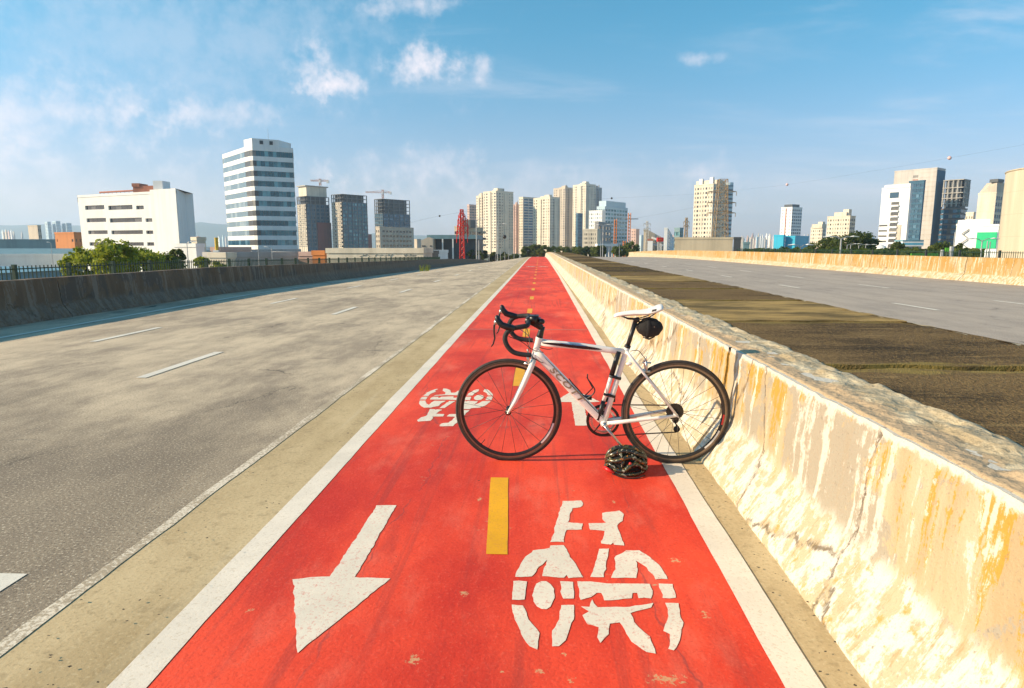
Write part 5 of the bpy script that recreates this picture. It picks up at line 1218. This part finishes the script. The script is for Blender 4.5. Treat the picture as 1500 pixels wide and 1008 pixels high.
mb = MB(); a_ = L_ + t * Wd * .66; b_ = L_ + t * Wd * .80; mb.prism([a_ + nn * .3, b_ + nn * .3, b_ - nn * .1, a_ - nn * .1], zt - 58, zt - 22); mb.obj('shaft', M_BEIGE, o)
mb = MB(); mb.prism([L_ + t * Wd * .16 + nn * .3, Mm + nn * .3 - t * .0, pl[2] - nn * .5, pl[3]], zt, zt + 2.1); mb.obj('roof_band', M_WHITEW, o)
tower('office_tower', 'dark glass strip tower between the white front and the netted slab', 1323, 1345, 1347, 425, 265, M_NETB, W(4, 3.2, .9, .62, G_BLUE), None, alpha=52, vis=-1)
o, pl, zt = tower('netted_tower', 'tallest slab of the complex wrapped in pale netting with a blue grey side', 1301, 1362, 1374, 440, 246.5, M_NET, None, None, alpha=50)
L_, Mm, Rr, B_ = pl; t = (Mm - L_).normalized(); nn = Vector((t.y, -t.x, 0)); Wd = (Mm - L_).length
for k in range(26):
    z = zt - 2.2 - 3.1 * k; mb = MB(); mb.prism([L_ + t * Wd * .62 + nn * .14, Mm + nn * .14, Mm - nn * .1, L_ + t * Wd * .62 - nn * .1], z, z + .14); mb.obj('net_seam', M_BEIGE, o)
for i in range(4):
    for k in range(5): pane_obj(o, L_ + t * Wd * (.47 + .032 * i) + nn * .05 + Vector((0, 0, zt - 4.2 - 2.6 * k)), t, nn, Wd * .02, 1.6, M_TERRA if k % 2 else G_DIM, 'opening')
e = Rr - Mm; n2 = Vector((e.y, -e.x, 0)).normalized(); mb = MB(); mb.prism([Mm + n2 * .2 + e * .02, Rr + n2 * .2, Rr - n2 * .1, Mm - n2 * .1 + e * .02], GZ, zt - 1); mb.obj('side_netting', M_NETB, o)
frame_tower('unfinished_tower', 'dark unfinished concrete tower with bare top floors beside the netted slab', 1372, 1390, 1412, 440, 261, 3.4, M_CONC, (M_NETB, dict(nx=6, fw=.8, fh=.62, glass=G_DARK)), (M_NETB, dict(nx=6, fw=.8, fh=.62, glass=G_BLUE)), 5) if False else None
pl = corner(1373, 1402, 1412, 430, 50); zt = topz(1402, 262, 430); L_, Mm, Rr, B_ = pl; c = (L_ + Rr) / 2
o = empty('unfinished_tower', (c.x, c.y, GZ), 'dark unfinished concrete tower with bare top floors beside the netted slab', 'building')
for k in range(24):
    z = zt - 3.3 * k - (1.6 if k else 0); mb = MB(); mb.prism([c + (q - c) * (1.03 if k < 4 else 1.0) for q in pl], z - (.5 if k < 5 else .8), z); mb.obj('floor_slab', M_CONC if k < 5 else M_SLABB, o)
mb = MB(); mb.prism([c + (q - c) * .8 for q in pl], GZ, zt - .6); mb.obj('core', M_DARK, o)
mb = MB()
for (a, b) in ((L_, Mm), (Mm, Rr)):
    for i in range(5): q = c + (a.lerp(b, i / 4) - c) * .93; mb.box((q.x - .4, q.y - .4, zt - 17), (q.x + .4, q.y + .4, zt - .5))
tag(mb.obj('columns', M_CONC, o), kind='stuff')
for (a, b) in ((L_, Mm), (Mm, Rr)):
    d = b - a; t = d.normalized(); nn = Vector((t.y, -t.x, 0))
    for k in range(5, 22):
        for i in range(5):
            pane_obj(o, a + d * ((i + .5) / 5) - nn * .3 + Vector((0, 0, zt - 3.3 * k - 3.3)), t, nn, d.length / 5 - .05, 2.3, G_DIM if i == 2 else G_TEAL if i == 4 else G_BLUE)
tower('apartment_block', 'cream block with terracotta openings behind the white mall', 1410, 1421, 1424, 380, 312, M_CREAM, W(3, 3, .4, .45), None, alpha=54)
o, pl, zt = tower('office_tower', 'cream office tower with a blue glass side and sloped crown near the round tank', 1425, 1451, 1464, 360, 283, M_CREAM, W(8, 2.4, .1, .1, G_DIM), W(4, 3.2, .85, .6, G_BLUE), alpha=56)
mb = MB(); c = sum(pl, Vector()) / 4; k0 = len(mb.v); tp = [c + (q - c) * s for q, s in zip(pl, (.45, .9, .9, .6))]; hh = topz(1451, 268, 365) - zt
mb.v += [(q.x, q.y, zt) for q in pl] + [(q.x, q.y, zt + hh) for q in tp]; mb.f += [(4, 5, 6, 7)] + [(i, (i + 1) % 4, 4 + (i + 1) % 4, 4 + i) for i in range(4)]; mb.obj('crown', M_BEIGE, o)
on_roof(o, pl, zt + hh, .2, .3, 4, 7, 1.6, M_DARK)
o, pl, zt = tower('mall', 'white mall block with a bright green panel', 1418, 1460, 1463, 200, 331, M_WHITEW, None, None, alpha=46)
L_, Mm = pl[0], pl[1]; t = (Mm - L_).normalized(); nn = Vector((t.y, -t.x, 0)); Wd = (Mm - L_).length; mb = MB(); a_, b_ = L_ + t * Wd * .28, L_ + t * Wd * .97
mb.prism([a_ + nn * .25, b_ + nn * .25, b_ - nn * .1, a_ - nn * .1], topz(1445, 364, 200), topz(1445, 340, 200)); mb.obj('green_panel', M_GREENP, o)
mb = MB(); mb.prism([L_ + t * Wd * .3 + Vector((0, 4, 0)), Mm + Vector((0, 4, 0)), Mm + Vector((0, 10, 0)), L_ + t * Wd * .3 + Vector((0, 10, 0))], zt, zt + 2.2); mb.obj('roof_house', M_WHITEW, o)
o, pl, zt = tower('mall', 'white mall annex with an outside zigzag stair', 1398, 1420, 1423, 215, 330, M_WHITEW, None, None, alpha=46)
L_, Mm = pl[0], pl[1]; t = (Mm - L_).normalized(); nn = Vector((t.y, -t.x, 0)); Wd = (Mm - L_).length; mb = MB(); zz = [zt - 1.2 - 1.5 * k for k in range(7)]
mb.tube([L_ + t * Wd * (.45 if k % 2 else .9) + nn * .5 + Vector((0, 0, z)) for k, z in enumerate(zz)], .22, 6); mb.obj('stair', M_GALV, o)
# big round tank
cT = col(1590, 66); rT = 7.4; zt = topz(1500, 237.5, 60)
def b_tank(gg, p, P, geo):
    st = gg.noise(gg.mapping(P, (1, 1, .05)), .9, 5, .6); z = gg.sep(P)[2]; ln = gg.math('FRACT', gg.math('MULTIPLY', z, .42))
    c = gg.mix(gg.step(st, .35, .65), (0.50, 0.42, 0.31), (0.60, 0.51, 0.38)); c = gg.mix(gg.math('MULTIPLY', gg.step(ln, .03, .0), .6), c, (0.36, 0.29, 0.21)); setp(p, gg, c, .85)
cT = col(1585, 72); _d = col(1461, 1).normalized(); rT = abs(cT.x * _d.y - cT.y * _d.x); zt = topz(1466, 243, 70)
o = empty('storage_tank', (cT.x, cT.y, GZ), 'huge plain beige cylindrical tank behind the dark picket fence', 'tank')
mb = MB(); n = 72; mb.v = [(cT.x + rT * math.cos(2 * math.pi * i / n), cT.y + rT * math.sin(2 * math.pi * i / n), z) for z in (GZ, zt - .3, zt) for i in range(n)]
mb.f = [(k * n + i, k * n + (i + 1) % n, (k + 1) * n + (i + 1) % n, (k + 1) * n + i) for k in range(2) for i in range(n)]; mb.f.append(tuple(2 * n + i for i in range(n))); mb.obj('shell', material('tank_concrete', b_tank), o)
mb = MB(); mb.tube([(cT.x + (rT + .02) * math.cos(2 * math.pi * i / n), cT.y + (rT + .02) * math.sin(2 * math.pi * i / n), zt - .1) for i in range(n)], .07, 6, closed=True); mb.obj('rim', M_TAN, o)

# ---- far skyline, hills
r_ = random.Random(3); FAR = [M_CREAM, M_BEIGE, M_LBL, M_WHITEW, M_PINK, M_GREY]
far_specs = [(1086 + 2.0 * k + r_.uniform(-.5, .5), r_.uniform(343.5, 352), r_.uniform(1.6, 3.6)) for k in range(28)] + [(r_.uniform(1172, 1190), r_.uniform(346, 352), 3) for k in range(5)] + [(r_.uniform(940, 1012), r_.uniform(346, 353), r_.uniform(2, 4)) for k in range(12)] \
    + [(r_.uniform(0, 60), r_.uniform(336, 344), r_.uniform(2.5, 5)) for k in range(12)] + [(r_.uniform(275, 332), r_.uniform(346, 353), r_.uniform(2, 4)) for k in range(12)] + [(r_.uniform(604, 640), r_.uniform(348, 354), r_.uniform(2, 4)) for k in range(4)] + [(r_.uniform(1255, 1290), r_.uniform(345, 352), 3) for k in range(6)]
for px, yt, w in far_specs:
    D = r_.uniform(1500, 2100); pl = corner(px - w / 2, px + w * r_.uniform(-.2, .3), px + w / 2, D, 45); mb = MB(); c = sum(pl, Vector()) / 4; zt = topz(px, yt, D); mb.prism(pl, GZ, zt); mb.prism([c + (q - c) * .5 for q in pl], zt, zt + 5)
    lab = 'tiny hazy high rise in the far skyline beyond the tan wall' if 1080 < px < 1200 else 'tiny hazy high rise far away below the hills' if px < 700 else 'tiny hazy high rise far behind the red sign' if px < 1080 else 'tiny hazy high rise far behind the office complex'
    tag(mb.obj('far_tower', r_.choice(FAR), origin=(c.x, c.y, GZ)), lab, 'building', 'hazy high rises on the skyline')
def b_hill(gg, p, P, geo): n = gg.noise(P, .004, 6, .6); setp(p, gg, gg.mix(n, (0.045, 0.075, 0.035), (0.10, 0.12, 0.06)), .95)
M_HILL = material('wooded_hill', b_hill)
mb = MB(); NXh = 150
def HP(i, j):
    px = -700 + 2300 * i / NXh; D = 4300 + 450 * j; y = 326 + 9 * mnoise.fractal(Vector((px * .0052, 3, 0)), .7, 2, 4) + max(0, (px - 300) * .046)
    if px > 900: y += 8
    zt = max(GZ + 4, topz(px, y, 4750)); p = col(px, D); prof = (0, .75, 1.0, .72, 0)[j]
    return (p.x, p.y, GZ - 1 + (zt - GZ) * prof)
mb.grid(lambda i, j: HP(i, j), NXh, 4); hills = mb.obj('hills', M_HILL, smooth=True); tag(hills, 'low wooded hills on the far horizon', kind='structure')
# ------------------------------------------------------------------ fences
def fence(root, x, ya, yb, step, zt, zb, pm, km, ph=.12, pw=.012, postw=.035):
    n = int((yb - ya) / step)
    for k in range(n + 1):
        Y = ya + step * k; s = surf(x, Y); mb = MB(); mb.box((x - postw, Y - postw, zb + s), (x + postw, Y + postw, zt + .03 + s)); mb.obj('post', pm, root)
    mb = MB(); Y = ya
    while Y < yb:
        s = surf(x, Y); mb.box((x - pw / 2, Y - pw / 2, zb + .05 + s), (x + pw / 2, Y + pw / 2, zt + s)); Y += ph
    tag(mb.obj('pickets', km, root), kind='stuff')
    for zz in (zb + .15, (zb + zt) / 2 + .05, zt - .06):
        mb = MB(); mb.tube([(x, ya + (yb - ya) * i / 24, zz + surf(x, ya + (yb - ya) * i / 24)) for i in range(25)], .012, 5); mb.obj('rail', km, root)
fl_ = empty('picket_fence', (-10.5, 20, -.05), 'green steel picket fence rising behind the shaded left parapet', 'fence')
fence(fl_, -10.5, 8.0, 68, 1.5, .96, -.05, M_GREENS, M_GREENS, .11, .016)
fr_ = empty('picket_fence', (18.6, 30, -.05), 'dark steel picket fence rising behind the ochre right parapet', 'fence')
fence(fr_, 18.6, 17, 62, 2.5, 1.16, -.05, M_DARK, M_GREENS, .12, .014)
# ------------------------------------------------------------------ trees
def leaf_mat(name, a, b):
    def f(gg, p, P, geo):
        r = geo.outputs['Random Per Island']; n = gg.noise(P, .8, 3); k = gg.math('ADD', gg.math('MULTIPLY', r, .65), gg.math('MULTIPLY', n, .45))
        setp(p, gg, gg.mix(gg.step(k, .25, .85), a, b), .6, 0, .25); p.inputs['Subsurface Weight'].default_value = 0
        tr = gg.n.new('ShaderNodeBsdfTranslucent'); gg.set(tr.inputs[0], gg.mix(.5, b, (0.25, 0.32, 0.03))); mx = gg.n.new('ShaderNodeMixShader'); mx.inputs[0].default_value = .4
        out = [x for x in gg.n if x.type == 'OUTPUT_MATERIAL'][0]; gg.l.new(p.outputs[0], mx.inputs[1]); gg.l.new(tr.outputs[0], mx.inputs[2]); gg.l.new(mx.outputs[0], out.inputs[0])
    return material(name, f)
LF_Y = leaf_mat('yellow_green_leaves', (0.12, 0.16, 0.014), (0.38, 0.39, 0.03)); LF_D = leaf_mat('dark_green_leaves', (0.022, 0.042, 0.012), (0.075, 0.095, 0.02)); LF_M = leaf_mat('mid_green_leaves', (0.035, 0.06, 0.012), (0.11, 0.13, 0.02))
M_BARK = plain('bark', (0.14, 0.10, 0.065), .9, 0, .3, 4)
def tree(name, label, px, D, ytop, wpx, lm, z0=GZ, group=None, seed=0, leaf=.32, dens=1.0, hr=1.0):
    """trunk, limbs and a crown of leaf-sized faces gathered in clumps"""
    r = random.Random(seed * 77 + 5); b = col(px, D); zt = topz(px, ytop, D); w = wpx * D / F / 2; b.z = z0
    H_ = zt - z0; ch = min(H_ * .8, w * 1.7 * hr); cz = zt - ch / 2; o = empty(name, tuple(b), label, 'tree', group)
    mb = MB(); mb.tube([b, b + Vector((.1 * w, 0, H_ * .35)), Vector((b.x, b.y, cz)), Vector((b.x + .1 * w, b.y, zt - ch * .2))], [.06 * w + .12, .045 * w + .09, .03 * w + .05, .02], 8)
    for k in range(7):
        a = r.uniform(0, 6.28); z1 = z0 + H_ * .3 + r.uniform(0, .3) * ch; mb.tube([(b.x, b.y, z1), (b.x + .35 * w * math.cos(a), b.y + .35 * w * math.sin(a), z1 + .22 * ch), (b.x + .75 * w * math.cos(a), b.y + .75 * w * math.sin(a), z1 + .4 * ch)], [.03 * w + .04, .02 * w + .03, .012], 6)
    mb.obj('trunk', M_BARK, o)
    mb = MB(); nc = int(26 * dens)
    for k in range(nc):
        while True:
            d = Vector((r.uniform(-1, 1), r.uniform(-1, 1), r.uniform(-1, 1)))
            if .25 < d.length < 1: break
        d = d.normalized() * (d.length ** .5)
        cc = Vector((b.x + d.x * w * .78, b.y + d.y * w * .78, cz + d.z * ch * .40)); cr = r.uniform(.22, .40) * w
        nl = int(min(520, max(60, 22 * (cr / leaf) ** 2)))
        for _ in range(nl):
            e = Vector((r.gauss(0, 1), r.gauss(0, 1), r.gauss(0, 1))).normalized(); p = cc + Vector((e.x, e.y, e.z * .75)) * cr * r.uniform(.55, 1.08)
            n = (e + Vector((r.gauss(0, .6), r.gauss(0, .6), r.gauss(0, .6)))).normalized(); t = n.orthogonal().normalized(); t = Matrix.Rotation(r.uniform(0, 6.28), 3, n) @ t; s = n.cross(t); L = leaf * r.uniform(.7, 1.4)
            mb.quad(p - t * L * .5, p + s * L * .32, p + t * L * .5, p - s * L * .32)
    mb.obj('crown', lm, o); return o
gl = 'trees behind the left fence'
for k, (px, D, yt, w) in enumerate(((122, 52, 361, 66), (163, 50, 349, 76), (208, 56, 361, 72), (240, 60, 369, 54))):
    tree('tree', ('bushy yellow green tree, nearest to the orange block', 'tallest bushy yellow green tree before the white office', 'bushy green tree before the blank stair block', 'low green tree below the stair block edge')[k], px, D, yt, w, LF_Y if k < 3 else LF_M, seed=k + 1, group=gl, leaf=.30, dens=1.3)
tree('tree', 'slim dark green tree beside the cream tank house', 259, 66, 362, 22, LF_M, seed=9, group=gl, leaf=.28, hr=1.6)
tree('tree', 'small yellow green bush tree by the cream end block', 294, 70, 375, 24, LF_Y, seed=10, group=gl, leaf=.25); tree('tree', 'low yellowish shrub tree between bush and grey wall', 316, 72, 382, 26, LF_Y, seed=11, group=gl, leaf=.25)
r_ = random.Random(12)
for k in range(9):
    px = 772 + 13 * k; tree('tree', 'dark green street tree in the row behind the crest of the road', px, 215 + r_.uniform(-15, 15), r_.uniform(357, 361), 24, LF_D if k % 2 else LF_M, seed=20 + k, group='row of trees behind the crest', leaf=.7, dens=.7)
for k, (px, yt) in enumerate(((691, 366), (706, 365), (724, 369), (738, 370), (752, 369))): tree('tree', 'dark low tree at the foot of the broad cream tower', px, 190, yt, 18, LF_D, seed=40 + k, group='low trees at the foot of the cream towers', leaf=.6, dens=.6)
tree('tree', 'round dark tree right of the chequered white building', 879, 150, 359, 20, LF_D, seed=51, leaf=.5); tree('tree', 'sunlit green tree mass under the salmon red block', 925, 170, 353, 28, LF_M, seed=52, leaf=.5); tree('tree', 'low sunlit tree beside the short orange pillar', 907, 165, 359, 22, LF_M, seed=53, leaf=.5)
gr_ = 'trees behind the right parapet'
for k, (px, D, yt, w, lm, lab) in enumerate(((1150, 150, 361, 30, LF_D, 'low dark tree below the bright cyan block'), (1172, 150, 360, 32, LF_M, 'low green tree below the darker cyan side'), (1196, 140, 352, 40, LF_M, 'green tree at the foot of the low cream tower'), (1222, 135, 344, 46, LF_M, 'sunlit green tree below the stepped cream tower'),
        (1250, 130, 335, 54, LF_D, 'biggest dark rounded tree behind the double street lamp'), (1268, 132, 343, 34, LF_D, 'dark tree at the shaded edge of the biggest tree'), (1300, 110, 363, 34, LF_D, 'low tree before the white dome tent'), (1317, 115, 354, 22, LF_D, 'dark small tree before the blue and white bus'), (1338, 100, 361, 30, LF_M, 'low green tree before the netted slab'),
        (1378, 120, 354, 34, LF_M, 'yellow green tree at the foot of the unfinished tower'), (1400, 120, 355, 30, LF_M, 'yellow green tree before the mall annex'), (1360, 105, 364, 30, LF_D, 'low dark tree before the bus stop'))):
    tree('tree', lab, px, D, yt, w, lm, seed=60 + k, group=gr_, leaf=.42, dens=1.1)
# hedge mass seen through the right fence
mb = MB(); r_ = random.Random(5)
for _ in range(9000):
    px = r_.uniform(1090, 1440); D = 70 + r_.uniform(-6, 6); p = col(px, D); zz = topz(px, 366 + 2.0 * mnoise.noise(Vector((px * .03, 0, 0))), D); p.z = r_.uniform(-3.5, zz); n = Vector((r_.gauss(0, 1), r_.gauss(-.6, 1), r_.gauss(.3, 1))).normalized(); t = n.orthogonal().normalized(); s = n.cross(t); mb.quad(p - t * .3, p + s * .2, p + t * .3, p - s * .2)
mb.box((col(1090, 78).x, 78, GZ), (col(1440, 78).x, 79, -.5)); tag(mb.obj('hedge', LF_D), 'dark hedge running behind the right picket fence', 'hedge', kind='stuff')

# ------------------------------------------------------------------ lattice towers, wires, lamps
def pylon(name, label, px, D, ytop, w0, w1, lv, mat, arms=(), r=.10, cat='pylon', z0=GZ, group=None):
    b = col(px, D); zt = topz(px, ytop, D); o = empty(name, (b.x, b.y, z0), label, cat, group); cs = ((-1, -1), (1, -1), (1, 1), (-1, 1))
    def P(k, f): w = w0 + (w1 - w0) * f ** .8; return Vector((b.x + cs[k][0] * w / 2, b.y + cs[k][1] * w / 2, z0 + (zt - z0) * f))
    for k in range(4): mb = MB(); mb.tube([P(k, f / 8) for f in range(9)], r, 5); mb.obj('leg', mat, o)
    mb = MB()
    for l in range(lv):
        f0, f1 = l / lv, (l + 1) / lv
        for k in range(4): mb.tube([P(k, f0), P((k + 1) % 4, f1)], r * .6, 4); mb.tube([P((k + 1) % 4, f0), P(k, f1)], r * .6, 4); mb.tube([P(k, f1), P((k + 1) % 4, f1)], r * .6, 4)
    tag(mb.obj('bracing', mat, o), kind='stuff')
    for yy, half, asym in arms:
        z = topz(px, yy, D); L = half * D / F; mb = MB()
        for s in (-1, 1):
            if asym and s == -asym: Ls = L * .75
            else: Ls = L
            mb.tube([(b.x, b.y - .3, z + .8), (b.x + s * Ls, b.y, z)], r * .8, 5); mb.tube([(b.x, b.y - .3, z - .5), (b.x + s * Ls, b.y, z)], r * .8, 5)
            for q in (.3, .55, .8): mb.tube([(b.x + s * Ls * q, b.y, z + .8 * (1 - q)), (b.x + s * Ls * (q - .15), b.y, z - .5 * (1 - q))], r * .5, 4)
            mb.tube([(b.x + s * Ls, b.y, z), (b.x + s * Ls, b.y, z - 1.6)], r * .9, 6)
        mb.obj('cross_arm', mat, o)
    return o, b, zt
pylon('lattice_tower', 'tall red lattice tower at the edge of the left carriageway', 677, 92, 307, .98, .42, 16, M_REDS, ((316, 5, 0), (322, 8, 1), (330, 9, 1), (339, 8, 0)), .055, 'tower')
pylon('power_pylon', 'rusty steel power pylon standing before the freestanding cream tower', 1054, 280, 263, 6.8, 3.4, 11, M_RUST, ((281, 20, 0), (297, 20, 0), (312, 20, 0)), .15)
pylon('power_pylon', 'thin grey far power pylon left of the red sign', 947, 420, 324, 3.0, 1.0, 12, M_GALV, ((328, 5, 0), (335, 5, 0)), .14); pylon('power_pylon', 'thin rusty far power pylon beside the teal glass block', 1004, 380, 319, 3.0, 1.0, 12, M_RUST, ((325, 4, 0), (331, 4, 0)), .15)
M_BALLD = plain('dark_marker_ball', (0.02, 0.018, 0.018), .5); M_BALLW = plain('white_red_marker_ball', (0.7, 0.45, 0.42), .5)
def wire(label, pts, balls, r=.012):
    P_ = [at(px, py, D) for px, py, D in pts]; o = empty('power_line', tuple(P_[0]), label, 'power line'); mb = MB(); mb.tube(smooth_path([tuple(p) for p in P_], 12), r, 4); mb.obj('cable', M_DARK, o)
    for px, py, D, rb_, m in balls: mb = MB(); mb.ball(at(px, py, D), rb_, 14, 10); mb.obj('marker_ball', m, o, True)
wire('power line with white marker balls running from the rusty pylon to the right', [(1054, 281, 280), (1153, 270.5, 250), (1270, 252, 215), (1391, 231.5, 185), (1620, 190, 150)], [(1153, 270.5, 250, .5, M_BALLW), (1391, 231.5, 185, .5, M_BALLW)])
wire('power line with a big dark ball near the red lattice tower', [(677, 320, 92), (739, 347, 88), (800, 346, 100), (947, 330, 420)], [(739, 347, 88, .26, M_BALLD)], .008)
wire('long power line with small dark balls crossing above the cream towers', [(560, 338, 140), (644, 316.5, 150), (760, 300, 170), (896, 290.5, 200), (1054, 283, 280)], [(644, 316.5, 150, .22, M_BALLD), (896, 290.5, 200, .3, M_BALLD)], .012)
wire('lower power line from the rusty pylon to the left', [(677, 330, 92), (800, 336, 140), (930, 320, 220), (1054, 297, 280)], [], .014)
def lamp(label, px, D, ytop, arm=1.0, two=False, z0=GZ, group=None, r=.06, head=True):
    b = col(px, D); zt = topz(px, ytop, D); o = empty('street_lamp', (b.x, b.y, z0), label, 'lamp', group); mb = MB(); mb.tube([(b.x, b.y, z0), (b.x, b.y, (z0 + zt) / 2), (b.x, b.y, zt)], [r * 1.4, r * 1.1, r * .8], 8); mb.obj('pole', M_GALV, o)
    if head:
        for s in ((-1, 1) if two else (1,)):
            mb = MB(); mb.tube([(b.x, b.y, zt - .1), (b.x + s * arm * .5, b.y, zt + .12), (b.x + s * arm, b.y, zt + .14)], r * .6, 6); mb.obj('arm', M_GALV, o)
            mb = MB(); mb.tube([(b.x + s * arm * .85, b.y, zt + .14), (b.x + s * arm * 1.2, b.y, zt + .16), (b.x + s * (arm * 1.2 + .55), b.y, zt + .12)], [.06, .17, .05], 8, flat=(1, .45)); mb.obj('lamp_head', M_WHITEW, o)
lamp('double headed white street lamp before the biggest dark tree', 1231.5, 62, 349, .9, True, r=.09)
for k, px in enumerate((1241, 1246, 1258, 1268)): lamp('small curved street lamp in front of the dark trees', px, 120, 358.5 if k < 2 else 359.5, 1.2, group='small lamps in front of the dark trees', r=.08)
for k, (px, yt) in enumerate(((716.5, 372), (726.5, 370), (733, 371), (739.5, 371), (745, 370), (753, 369.5), (761, 370))): lamp('thin pale pole standing behind the crest of the left carriageway', px, 150, yt - 3, .8, group='thin poles behind the crest', r=.05, head=False)
lamp('tall pale street lamp beside the red lattice tower', 698, 110, 322, .9, r=.09); lamp('shorter pale pole beside the tall street lamp', 701.5, 112, 352, r=.08, head=False); lamp('slim street lamp before the broad cream tower', 729, 120, 329, 1.0, r=.06)
lamp('slim double street lamp before the chequered white building', 883, 130, 330, .8, True, r=.07); lamp('pale pole between the canopy and the sunlit trees', 880, 128, 352, r=.06, head=False); lamp('thin pole left of the short orange pillar', 907.5, 140, 357, r=.05, head=False)
lamp('slim street lamp behind the left fence by the long grey wall', 274, 70, 356, .5, r=.05); lamp('curved lamp in front of the banded tower', 398, 80, 363.5, -.8, r=.05); lamp('thin pole in front of the banded tower corner', 378, 82, 362, r=.05, head=False)
lamp('thin lamp before the slate blue gable roof', 75, 120, 356, -.6, r=.06); lamp('thin cross pole before the low cyan trees', 1173, 60, 361, .5, True, r=.05)
lamp('white utility pole before the green mall panel', 1438, 60, 352, .8, True, r=.06); lamp('white utility pole near the round tank', 1446, 60, 353, r=.06, head=False); lamp('white utility pole at the edge of the round tank', 1450, 60, 354, r=.06, head=False); lamp('stout white post behind the ochre parapet', 1381, 50, 366, r=.14, head=False); lamp('dark pole before the unfinished tower', 1397, 60, 340, r=.05, head=False); lamp('stout white post near the mall annex', 1394, 50, 361, r=.16, head=False)
# dome tent, bus, green barrier
b = col(1288, 150); o = empty('dome_tent', (b.x, b.y, GZ), 'white dome tent at the foot of the office complex', 'tent'); mb = MB(); mb.ball((b.x, b.y, GZ), 1, 24, 16, (3.6, 3.6, topz(1288, 357.5, 150) - GZ)); mb.obj('canopy', M_WHITEW, o, True); mb = MB(); mb.torus((b.x, b.y - 3.3, GZ + 1), 1.6, .12, n=24, m=6); mb.obj('arch', M_BEIGE, o)
b0, b1 = col(1322, 170), col(1346, 172); z1, z0_ = topz(1334, 351.5, 170), topz(1334, 361, 170); o = empty('bus_shelter', (b0.x, b0.y, GZ), 'blue and white striped low building before the netted slab', 'building')
for k in range(4): mb = MB(); a = z0_ + (z1 - z0_) * k / 4; mb.box((b0.x, b0.y, a), (b1.x, b0.y + 4, a + (z1 - z0_) / 4 - .01)); mb.obj('stripe', (M_WHITEW, M_CYAN, M_WHITEW, M_BLUER)[k], o)
mb = MB(); mb.box((b0.x + .3, b0.y + .3, GZ), (b1.x - .3, b0.y + 3.7, z0_)); mb.obj('base', M_GREY, o)
b0, b1 = col(1336, 58), col(1376, 60); o = empty('site_hoarding', (b0.x, b0.y, GZ), 'lime green hoarding behind the ochre parapet', 'hoarding'); M_LIME = facade('lime_hoarding', (0.16, 0.55, 0.03), .15, .6)
for k in range(6): mb = MB(); a, c_ = b0.lerp(b1, k / 6), b0.lerp(b1, (k + .96) / 6); mb.prism([a, c_, c_ + Vector((0, .1, 0)), a + Vector((0, .1, 0))], GZ, topz(1350, 371.5, 58)); mb.obj('panel', M_LIME, o)
b = col(1388, 56); o = empty('sign', (b.x, b.y, GZ), 'small lime green sign board on a post', 'sign'); mb = MB(); mb.box((b.x - .17, b.y - .03, topz(1388, 369, 56)), (b.x + .17, b.y + .03, topz(1388, 363, 56))); mb.obj('board', M_LIME, o); mb = MB(); mb.tube([(b.x, b.y + .05, GZ), (b.x, b.y + .05, topz(1388, 369, 56))], .03, 6); mb.obj('post', M_GALV, o)
# little weed at the parapet foot, litter flakes on the gutter
wp = gnd(622, 391.5); o = empty('weed', (wp.x, wp.y, surf(wp.x, wp.y)), 'tuft of dry weeds at the foot of the left parapet', 'plant'); mb = MB()
for k in range(40): a = random.uniform(0, 6.28); l = random.uniform(.2, .5); d = Vector((math.cos(a) * .35, math.sin(a) * .35, 1)); q = Vector((wp.x + random.uniform(-.25, .25), wp.y + random.uniform(-.4, .4), surf(wp.x, wp.y))); mb.quad(q + Vector((-.012, 0, 0)), q + Vector((.012, 0, 0)), q + d * l + Vector((.006, 0, 0)), q + d * l + Vector((-.006, 0, 0)))
mb.obj('blades', LF_Y, o)
mb = MB(); M_LIT = plain('dry_debris', (0.06, 0.045, 0.03), .9)
for k in range(230):
    q = Vector((random.choice((random.uniform(-1.75, -1.35), random.uniform(.9, 1.03), random.uniform(.9, 1.03), random.uniform(-1.2, .8) if k % 4 == 0 else random.uniform(-1.7, -1.3))), random.uniform(1.6, 7), .012)); s = random.uniform(.002, .006); a = random.uniform(0, 3)
    mb.quad(*[q + Vector((math.cos(a + h) * s * (1.8 if j % 2 else 1), math.sin(a + h) * s, random.uniform(0, .003))) for j, h in enumerate((0, 1.57, 3.14, 4.71))])
tag(mb.obj('litter', M_LIT), 'specks of dry debris scattered on the gutter and lane', 'debris', kind='stuff')

# ------------------------------------------------------------------ haze
mb = MB(); mb.box((-6500, -3600, -9), (6500, 6600, 290)); hz = mb.obj('haze', None if False else bpy.data.materials.new('haze_air'))
hm = hz.data.materials[0]; hm.use_nodes = True; hn = hm.node_tree; hn.nodes.clear(); ho = hn.nodes.new('ShaderNodeOutputMaterial'); pv = hn.nodes.new('ShaderNodeVolumePrincipled')
pv.inputs['Color'].default_value = (0.60, 0.78, 1.0, 1); pv.inputs['Density'].default_value = HAZE; pv.inputs['Anisotropy'].default_value = 0.2; hn.links.new(pv.outputs[0], ho.inputs['Volume'])
tag(hz, 'thin pale haze in the air over the city', kind='stuff')
